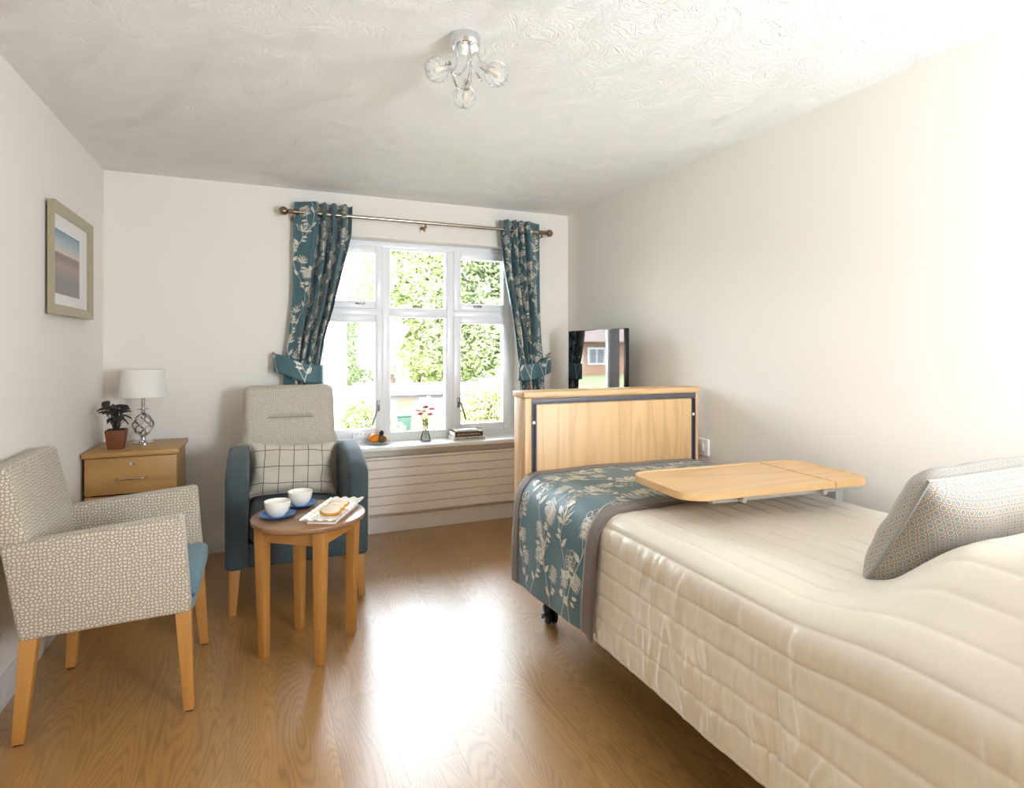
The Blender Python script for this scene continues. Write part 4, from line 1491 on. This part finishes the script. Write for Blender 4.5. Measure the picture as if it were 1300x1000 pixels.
# ------------------------------------------------------------------ quilt, throw: one bed profile shared by both
XR, XL, ZT, RAD = 2.205, 1.155, 0.695, 0.085
TOPL = (XR - .05) - (XL + RAD)
ARC = RAD * PI / 2


def bump_pillow(x_, y):
    k = smooth01((1.07 - y) / 0.30)
    k *= smooth01((2.22 - x_) / .18) * (0.16 + 0.84 * smooth01((x_ - 1.16) / .34))
    return 0.185 * k


def profile(s_, y):
    """s_: distance over the cloth from the wall side; returns point and outward normal"""
    if s_ < 0:          # tucked a little over the wall side
        d = -s_
        a = min(d / .06, PI / 2)
        x_, z = XR - .05 + .05 * math.sin(a), ZT - .06 * (1 - math.cos(a)) - max(0, d - .06 * PI / 2)
        n_ = Vector((math.sin(a), 0, math.cos(a)))
    elif s_ <= TOPL:
        x_, z = XR - .05 - s_, ZT
        n_ = Vector((0, 0, 1))
    elif s_ <= TOPL + ARC:
        a = (s_ - TOPL) / RAD
        x_, z = XL + RAD - RAD * math.sin(a), ZT - RAD + RAD * math.cos(a)
        n_ = Vector((-math.sin(a), 0, math.cos(a)))
    else:
        d = s_ - TOPL - ARC
        x_, z = XL - 0.012 * smooth01(d / .3), ZT - RAD - d
        n_ = Vector((-1, 0, 0))
    bp = bump_pillow(x_, y)
    top = max(0.0, min(1.0, (z - .42) / .2))
    z += bp * top
    # gentle crown on the mattress
    if s_ > 0:
        z += 0.006 * math.sin(PI * min(1, s_ / (TOPL + ARC)))
    return Vector((x_, y, z)), n_


QSP = 0.083


def quilt_disp(s_, y):
    q = (s_ + 0.006 * noise.noise(Vector((y * 1.3, s_ * .8, 2.0)))) / QSP
    fr_ = q - math.floor(q)
    d = abs(fr_ - .5) * 2            # 1 on the seam
    pad = 1 - d ** 6
    dn = s_ - TOPL - ARC * .5
    side = smooth01(dn / .06)
    out = 0.0055 * pad - 0.004
    # fine puckers across the seams, growing down the side
    pk = noise.noise(Vector((y * 22, s_ * 7, 1.0))) * 0.6 + noise.noise(Vector((y * 48, s_ * 16, 4.0))) * 0.4
    rg = 1 - abs(noise.noise(Vector((y * 26 + 1.5 * noise.noise(Vector((y * 6, s_ * 5, 0))), s_ * 3.2, 6.0)))) * 2.6
    gate = smooth01(0.5 + 1.6 * noise.noise(Vector((y * 3.1, s_ * 2.5, 13.0))))
    out += (0.0008 + 0.0045 * side) * pk + 0.0085 * side * gate * max(0, rg) ** 2
    # drapes: vertical folds widening to the hem
    if dn > 0:
        fold_ = noise.noise(Vector((y * 4.2, 7.0, s_ * .6))) + .55 * noise.noise(Vector((y * 10.5, 3.0, s_ * 1.1)))
        out += 0.013 * min(1, dn / .38) * fold_ * side
    else:
        out += 0.005 * noise.noise(Vector((y * 3.0, s_ * 3.5, 9.0))) + 0.0025 * noise.noise(Vector((y * 9.0, s_ * 8, 5.0)))
    out *= 1 - 0.65 * smooth01((s_ - (SQ1 - .09)) / .09)
    # crease where the pillow begins
    out += 0.010 * noise.noise(Vector((y * 9, s_ * 4, 2.5))) * math.exp(-((y - 1.03) / .09) ** 2)
    return out


SQ0, SQ1 = -0.12, TOPL + ARC + (ZT - RAD - 0.238)


def quilt_pt(s_, y):
    p, n_ = profile(s_, y)
    return p + n_ * quilt_disp(s_, y)


qt = thing('bedspread', 'cream satin quilted bedspread hanging over the bed side', 'bedspread', (1.7, 1.55, .65))
YQ0, YQ1 = 0.508, 2.612
q_o = MB().grid(lambda a, b_: quilt_pt(L(SQ0, SQ1, a), L(YQ1, YQ0, b_)), 300, 640, lambda a, b_: (L(SQ0, SQ1, a), L(YQ1, YQ0, b_))).build('quilted_cloth', 'quilt', qt, angle=120)
md = q_o.modifiers.new('thickness', 'SOLIDIFY')
md.thickness = 0.005
md.offset = 1
hem = MB()
for k in range(150):
    ya = L(YQ1 - .006, YQ0 + .01, k / 150)
    p0, p1 = quilt_pt(SQ1 - .012, ya), quilt_pt(SQ1 - .012, ya - .007)
    n_ = Vector((-1, 0, 0))
    hem.tube([p0 + n_ * .001, (p0 + p1) / 2 + n_ * .002, p1 + n_ * .001], 0.0013, 5)
hem.build('hem_stitching', 'hem_stitch', qt)['kind'] = 'stuff'
MB().tube([quilt_pt(SQ1, L(YQ1, YQ0, k / 140)) for k in range(141)], 0.0035, 6).build('hem_piping', 'hem_stitch', qt)

TYA, TYB = 1.868, 2.606        # throw along the bed
TS0 = -0.05


def throw_hem(y):
    return TOPL + ARC + (ZT - RAD) - L(0.268, 0.212, (y - TYA) / (TYB - TYA)) + 0.02 * math.exp(-((y - TYA) / .03) ** 2)


def throw_pt(s_, y):
    p, n_ = profile(s_, y)
    dn = max(0, s_ - TOPL - ARC * .5)
    o_ = 0.019 + 0.018 * smooth01(dn / .12)
    o_ += 0.014 * min(1, dn / .35) * (noise.noise(Vector((y * 4.2, 7.0, s_ * .6))) + .2)
    o_ += 0.006 * noise.noise(Vector((y * 4, s_ * 4, 11.0)))
    return p + n_ * max(.016, o_)


def throw_n(s_, y):
    e = .006
    n_ = (throw_pt(s_ + e, y) - throw_pt(s_ - e, y)).cross(throw_pt(s_, y + e) - throw_pt(s_, y - e)).normalized()
    _, b_ = profile(s_, y)
    return n_ if n_.dot(b_) > 0 else -n_


tr = thing('bed_throw', 'teal floral throw with taupe border across the foot of the bed', 'throw', (1.7, 2.24, .7))
BW = 0.066


def throw_patch(name, mat, y0, y1, e0, e1, thick, lift=0.0):
    """strip between y0 and y1, from the wall side to the hem (less e1)"""
    def f(a, b_):
        y = L(y0, y1, b_)
        s_ = L(TS0 + e0, throw_hem(y) - e1, a)
        return throw_pt(s_, y) + throw_n(s_, y) * lift
    o_ = MB().grid(f, 150, max(4, int((y1 - y0) / .012)), lambda a, b_: (a * 1.6, L(y0, y1, b_))).build(name, mat, tr, angle=120)
    m_ = o_.modifiers.new('thickness', 'SOLIDIFY')
    m_.thickness = thick
    m_.offset = 1
    return o_


throw_patch('throw_cloth', 'teal_print_base', TYA + BW - .01, TYB - BW + .01, 0, 0.0, .005)
for y0, y1 in ((TYA, TYA + BW), (TYB - BW, TYB)):
    bo = throw_patch('border', 'taupe_trim', y0, y1, 0, 0, .011, .003)
FW, FH = TYB - TYA - 2 * BW, 1.60


def tsurf(x_, y_):
    y = TYA + BW + x_
    s_ = throw_hem(y) - y_
    return throw_pt(s_, y), throw_n(s_, y)


m0, m1 = MB(), MB()
map_strokes(floral(FW, FH, 31, 1.25), tsurf, FW, FH, m0, m1, 0.0016, 0.009)
for mm, mt in ((m0, 'print_silver'), (m1, 'print_gold')):
    mm.build('floral_print', mt, tr, smooth=False)['kind'] = 'stuff'

qr = Matrix.Rotation(math.radians(-3), 3, 'Z') @ Matrix.Rotation(math.radians(-2), 3, 'Y') @ Matrix.Rotation(math.radians(120), 3, 'X')
cushion('scatter_cushion', 'grey cushion with small ring pattern leaning on the raised bed head', (1.745, 0.975, 0.855), qr, 0.285, 0.185, 0.095, 'ring_print', 'piping', 0.03, seed=8, lump=.012, pipe_r=.0055)

# ------------------------------------------------------------------ overbed table
OZ = 0.822
ot = thing('overbed_table', 'oak topped overbed table on a grey frame spanning the bed', 'table', (2.24, 1.78, 0))
orz = Matrix.Rotation(math.radians(-4), 3, 'Z')
OC = Vector((1.765, 1.775, 0))


def rrect(x0, x1, y0, y1, radii, n=8):
    """rounded rectangle; radii for corners (x0y0, x1y0, x1y1, x0y1)"""
    out = []
    for (cx_, cy_, r_, a0) in ((x0, y0, radii[0], PI), (x1, y0, radii[1], 1.5 * PI), (x1, y1, radii[2], 0), (x0, y1, radii[3], .5 * PI)):
        sx = 1 if cx_ == x0 else -1
        sy = 1 if cy_ == y0 else -1
        for k in range(n + 1):
            a = a0 + k / n * PI / 2
            out.append((cx_ + sx * r_ + r_ * math.cos(a), cy_ + sy * r_ + r_ * math.sin(a)))
    return out


def slab_top(x0, x1, radii, zlo, zhi, lip):
    P_ = [orz @ Vector((a, b_, 0)) + OC for a, b_ in rrect(x0, x1, -.20, .20, radii)]
    I_ = [orz @ Vector((a, b_, 0)) + OC for a, b_ in rrect(x0 + .010 * (radii[0] > .02), x1 - .010 * (radii[1] > .02), -.19, .19, [max(.001, r_ - .01) for r_ in radii])]
    n = len(P_)
    vs = [(p.x, p.y, zlo) for p in P_] + [(p.x, p.y, zhi) for p in P_] + [(p.x, p.y, zhi) for p in I_] + [(L(p.x, OC.x, .012), L(p.y, OC.y, .012), zhi - lip) for p in I_]
    fs = [tuple(range(n))[::-1]]
    for r_ in range(3):
        fs += [(r_ * n + i, r_ * n + (i + 1) % n, (r_ + 1) * n + (i + 1) % n, (r_ + 1) * n + i) for i in range(n)]
    fs.append(tuple(range(3 * n, 4 * n)))
    return MB().add(vs, fs)


slab_top(-.425, .228, (.085, .001, .001, .085), OZ - .026, OZ, .004).build('main_leaf', 'beech_x', ot)
slab_top(.232, .425, (.001, .075, .075, .001), OZ - .026, OZ, .004).build('side_leaf', 'beech_x', ot)
tfo = lambda p: orz @ Vector(p) + OC
fr_ = MB()
for yy in (-.155, .155):
    fr_.rbox(-.30, .40, yy - .014, yy + .014, OZ - .048, OZ - .027, .002, 1, tfo)
fr_.rbox(.20, .44, -.14, .14, OZ - .052, OZ - .030, .002, 1, tfo)
fr_.build('under_frame', 'grey_metal', ot)
for xx in (-.18, .19):
    MB().lathe([(0.0001, -.02), (0.010, -.018), (0.011, -.004), (0.006, 0), (0.006, .02)], (0, 0, 0), 14, 1, lambda p: tfo((p.x + xx, p.y - .172, p.z + OZ - .040))).build('clamp_knob', 'grey_metal', ot)
MB().rbox(2.218, 2.262, 1.745, 1.805, 0.06, OZ - .03, .004).build('column', 'grey_metal', ot)
bs = MB().rbox(1.50, 2.27, 1.55, 1.60, .05, .075, .004).rbox(1.50, 2.27, 1.95, 2.0, .05, .075, .004).rbox(2.21, 2.27, 1.60, 1.95, .05, .075, .004)
bs.build('base', 'grey_metal', ot)
for x_, y_ in ((1.53, 1.575), (2.24, 1.575), (1.53, 1.975), (2.24, 1.975)):
    MB().lathe([(0.0001, -.01), (0.024, -.01), (0.025, 0), (0.024, .01), (0.0001, .01)], (x_, y_, .025), 18, 0).build('castor', 'black_plastic', ot)

# ------------------------------------------------------------------ chest behind the bed with the television
ch = thing('chest_of_drawers', 'low oak chest behind the footboard carrying the television', 'chest', (2.08, 3.5, 0))
MB().rbox(1.885, 2.28, 3.06, 3.96, 0.925, 0.95, .004).build('chest_top', 'cabinet_y', ch)
MB().box(1.92, 2.275, 3.075, 3.945, 0.05, 0.925).build('carcass', 'cabinet_z', ch, smooth=False)
for za, zb in ((.06, .34), (.35, .63), (.64, .915)):
    dr = MB().rbox(1.90, 1.919, 3.08, 3.94, za, zb, .003).build('drawer', 'cabinet_y', ch)
    MB().tube(spline([(1.90, 3.43, (za + zb) / 2), (1.88, 3.44, (za + zb) / 2), (1.88, 3.58, (za + zb) / 2), (1.90, 3.59, (za + zb) / 2)], 5), .005, 8).build('drawer_handle', 'brushed_steel', dr)
MB().box(1.93, 2.27, 3.09, 3.93, 0, .05).build('plinth', 'bed_dark', ch, smooth=False)
tv = thing('television', 'black flat screen television beyond the footboard beside the wall', 'television', (2.11, 3.5, .95), rz=math.radians(1.5))
MB().rbox(2.10, 2.135, 3.135, 3.875, 1.005, 1.448, .004).build('casing', 'black_plastic', tv)
MB().box(2.0985, 2.1005, 3.141, 3.869, 1.017, 1.442).build('screen', 'tv_screen', tv, smooth=False)
MB().rbox(2.12, 2.165, 3.27, 3.74, 1.03, 1.26, .01).build('rear_housing', 'black_plastic', tv)
for yy in (3.25, 3.76):
    MB().tube([(2.03, yy, .957), (2.115, yy, 1.01), (2.21, yy, .957)], .007, 8).build('foot', 'black_plastic', tv)

so = thing('wall_socket', 'white wall socket beside the footboard on the right wall', 'socket', (ROOM_R, 2.70, .70))
MB().rbox(ROOM_R - .012, ROOM_R, 2.60, 2.70, .715, .81, .003).build('face_plate', 'socket', so)
MB().rbox(ROOM_R - .017, ROOM_R - .012, 2.635, 2.665, .745, .785, .002).build('rocker', 'socket', so)

# ------------------------------------------------------------------ garden beyond the window
GZ = -0.45
gr = struct(MB().box(-30, 40, ROOM_B + T + .05, 60, GZ - .1, GZ).build('ground', 'lawn', smooth=False), 'pale lawn outside the window')
gp = struct(MB().box(-4, 9.0, ROOM_B + T + .06, 6.6, GZ, GZ + .03).build('path', 'paving', smooth=False), 'added pale terrace bouncing light in through the window')


def crown(m_, cx_, cy_, cz_, rx, ry, rz_, n, size, R, hollow=.35):
    for _ in range(n):
        while True:
            p = Vector((R.uniform(-1, 1), R.uniform(-1, 1), R.uniform(-1, 1)))
            l_ = p.length
            if hollow < l_ < 1:
                break
        c_ = Vector((cx_ + p.x * rx, cy_ + p.y * ry, cz_ + p.z * rz_))
        s_ = size * R.uniform(.6, 1.3)
        a = Vector((R.gauss(0, 1), R.gauss(0, 1), R.gauss(0, .7))).normalized()
        b_ = a.cross(Vector((R.gauss(0, 1), R.gauss(0, 1), R.gauss(0, 1)))).normalized()
        m_.v += [tuple(c_ - a * s_), tuple(c_ + b_ * s_ * .42), tuple(c_ + a * s_), tuple(c_ - b_ * s_ * .42)]
        m_.uv += [None] * 4
        k = len(m_.v) - 4
        m_.f.append((k, k + 1, k + 2, k + 3))


def tree(label, x_, y_, h, r_, n, size, mat, seed, blobs=9):
    R = random.Random(seed)
    t__ = thing('garden_tree', label, 'tree', (x_, y_, GZ), group='trees beyond the garden')
    tk = MB().tube(spline([(x_, y_, GZ - .05), (x_ + .1, y_, GZ + h * .25), (x_ - .05, y_, GZ + h * .6)], 5), [.16 - .010 * k for k in range(11)], 8)
    for k in range(6):
        an = R.uniform(0, 6.28)
        z = GZ + h * R.uniform(.2, .55)
        tk.tube([(x_, y_, z), (x_ + math.cos(an) * r_ * .4, y_ + math.sin(an) * r_ * .4, z + h * .12), (x_ + math.cos(an) * r_ * .75, y_ + math.sin(an) * r_ * .75, z + h * .2)], [.07, .045, .02], 6)
    tk.build('trunk', 'bark', t__)
    m_ = MB()
    for k in range(blobs):
        an = R.uniform(0, 6.28)
        rr = r_ * math.sqrt(R.random()) * .7
        zz = GZ + h * R.uniform(.13, .9)
        sc_ = R.uniform(.5, .75) * r_
        crown(m_, x_ + rr * math.cos(an), y_ + rr * math.sin(an), zz, sc_, sc_, sc_ * .8, n // blobs, size, R)
    m_.build('foliage', mat, t__, smooth=False)


def bush(label, x_, y_, rx, h, n, size, mat, seed):
    R = random.Random(seed)
    t__ = thing('garden_bush', label, 'bush', (x_, y_, GZ), group='bushes in the garden')
    st = MB()
    for k in range(5):
        an = R.uniform(0, 6.28)
        st.tube([(x_, y_, GZ - .03), (x_ + rx * .5 * math.cos(an), y_ + rx * .35 * math.sin(an), GZ + h * .7)], [.03, .012], 6)
    st.build('stems', 'bark', t__)['kind'] = 'stuff'
    m_ = MB()
    for k in range(5):
        crown(m_, x_ + R.uniform(-.6, .6) * rx, y_ + R.uniform(-.3, .3) * rx, GZ + h * R.uniform(.35, .65), rx * .6, rx * .5, h * .42, n // 5, size, R, .25)
    m_.build('foliage', mat, t__, smooth=False)


tree('broad bright green tree behind the centre pane', 4.25, 17.5, 8.2, 2.1, 38000, .09, 'foliage_bright', 1, 16)
tree('tall pale green tree behind the right hand panes', 6.65, 17.0, 8.6, 2.0, 38000, .09, 'foliage_mid', 2, 16)
tree('dark evergreen tree low behind the right hand casement', 7.6, 22.5, 5.0, 2.0, 11000, .13, 'foliage_dark', 3, 8)
tree('distant pale tree behind the left hand panes', 3.1, 26.0, 4.6, 1.6, 9000, .11, 'foliage_mid', 4, 9)
tree('dark leaved tree behind the shed', 4.5, 22.4, 5.4, 2.2, 14000, .10, 'foliage_dark', 5, 8)
bush('leafy hedge bush outside the left casement', 1.05, 7.3, .62, 1.25, 6000, .04, 'foliage_bright', 6)
bush('bushy hedge beside the white outbuilding', 0.15, 8.3, .55, 1.15, 4000, .045, 'foliage_bright', 7)
bush('yellow green shrub outside the right casement', 3.35, 9.0, .72, 1.45, 8000, .045, 'foliage_yellow', 8)
bush('low green shrub seen beside the vase', 2.25, 7.7, .30, .80, 2600, .04, 'foliage_mid', 10)
bush('large yellow shrub farthest to the right', 4.85, 10.35, 0.9, 1.9, 7000, .06, 'foliage_yellow', 12)

# white rendered house at the left of the view
hs = thing('white_house', 'white rendered outbuilding at the left of the garden view', 'building', (.65, 10.5, GZ))
MB().box(-.1, 1.22, 9.5, 13.0, GZ, 2.4).build('wall', 'render_white', hs, smooth=False)
MB().prism([(9.3, 2.4), (13.2, 2.4), (11.25, 3.6)], 0, -.2, 1.26, 0).build('roof', 'render_white', hs, smooth=False)
MB().box(-.12, 1.24, 9.49, 9.50, .95, 1.0).build('string_course', 'paving', hs, smooth=False)

# garden shed
sd_ = thing('garden_shed', 'low timber garden shed with pale felt roof', 'shed', (3.6, 14.5, GZ))
MB().box(2.75, 5.2, 14.0, 15.8, GZ, .22).build('wall', 'shed_grey', sd_, smooth=False)
MB().hexa([(2.55, 13.8, .22), (5.4, 13.8, .22), (5.4, 16.0, .22), (2.55, 16.0, .22)], [(2.75, 14.7, .42), (5.2, 14.7, .42), (5.2, 15.1, .42), (2.75, 15.1, .42)]).build('roof', 'paving', sd_, smooth=False)
MB().box(3.0, 3.35, 13.985, 14.0, GZ + .05, .12).build('door', 'brick_red', sd_, smooth=False)
MB().box(3.5, 3.75, 13.985, 14.0, -.25, .12).build('window', 'render_white', sd_, smooth=False)

# garden fence: boards one by one
fe = thing('garden_fence', 'grey vertical board fence at the end of the garden', 'fence', (4, 13.2, GZ))
bmesh_ = None
for k in range(46):
    x_ = 3.45 + k * .125
    if bmesh_ is None:
        o = MB().box(0, .118, 0, .02, 0, .62).build('fence_board', 'shed_grey', fe, smooth=False)
        bmesh_ = o.data
        WMp = Vector((4, 13.2, GZ))
        for v_ in bmesh_.vertices:
            v_.co += WMp
    else:
        o = bpy.data.objects.new('fence_board', bmesh_)
        COL.objects.link(o)
        o.parent = fe
    o.location = (x_ - 4, 0, 0)
for k in range(4):
    MB().box(3.5 + k * 1.9, 3.58 + k * 1.9, 13.23, 13.31, GZ, .22).build('fence_post', 'shed_grey', fe, smooth=False)

# low brick wall of separate bricks
bwall = thing('brick_wall', 'low red brick garden wall in front of the fence', 'wall', (3.6, 11.6, GZ))
bk_me = None
for r_ in range(8):
    for k in range(24):
        if bk_me is None:
            o = MB().rbox(0, .215, 0, .1, 0, .065, .004, 1).build('brick', 'brick_red', bwall, smooth=False)
            bk_me = o.data
            for v_ in bk_me.vertices:
                v_.co += Vector((3.6, 11.6, GZ))
        else:
            o = bpy.data.objects.new('brick', bk_me)
            COL.objects.link(o)
            o.parent = bwall
        o.location = (-1.0 + k * .225 + (.112 if r_ % 2 else 0), 0, r_ * .075)
MB().box(2.62, 7.9, 11.61, 11.69, GZ, GZ + .59).build('mortar', 'paving', bwall, smooth=False)

wb = thing('wheelie_bin', 'dark green wheeled bin standing in front of the brick wall', 'bin', (2.42, 10.9, GZ))
MB().hexa([(2.33, 10.8, GZ + .03), (2.53, 10.8, GZ + .03), (2.53, 11.0, GZ + .03), (2.33, 11.0, GZ + .03)], [(2.30, 10.77, GZ + .50), (2.56, 10.77, GZ + .50), (2.56, 11.03, GZ + .50), (2.30, 11.03, GZ + .50)], .02).build('body', 'bin_green', wb)
MB().rbox(2.29, 2.57, 10.76, 11.04, GZ + .50, GZ + .54, .015).build('lid', 'bin_green', wb)
for x_ in (2.33, 2.53):
    MB().lathe([(0.0001, -.02), (.05, -.02), (.05, .02), (.0001, .02)], (x_, 11.0, GZ + .05), 16, 0).build('wheel', 'black_plastic', wb)

# brick house off to the left, seen in the television's reflection
bh = thing('brick_house', 'red brick house with pitched roof mirrored in the television screen', 'house', (-17.0, 38, GZ))
MB().box(-26.0, -9.0, 34.0, 42, GZ, 1.75).build('wall', 'house_brick', bh, smooth=False)
MB().prism([(33.5, 1.75), (42.5, 1.75), (38.0, 5.4)], 0, -26.5, -8.5, 0).build('roof', 'roof_tile', bh, smooth=False)
for xa in (-24, -20.5, -17.0, -13.5, -11.2):
    wn = MB().box(xa, xa + 1.3, 33.94, 34.0, .25, 1.35).build('window', 'render_white', bh, smooth=False)
    MB().box(xa + .07, xa + .62, 33.93, 33.94, .32, 1.28).build('pane', 'house_glass', wn, smooth=False)
    MB().box(xa + .68, xa + 1.23, 33.93, 33.94, .32, 1.28).build('pane', 'house_glass', wn, smooth=False)
MB().box(-15.2, -14.3, 33.95, 34.0, GZ, 1.4).build('door', 'render_white', bh, smooth=False)
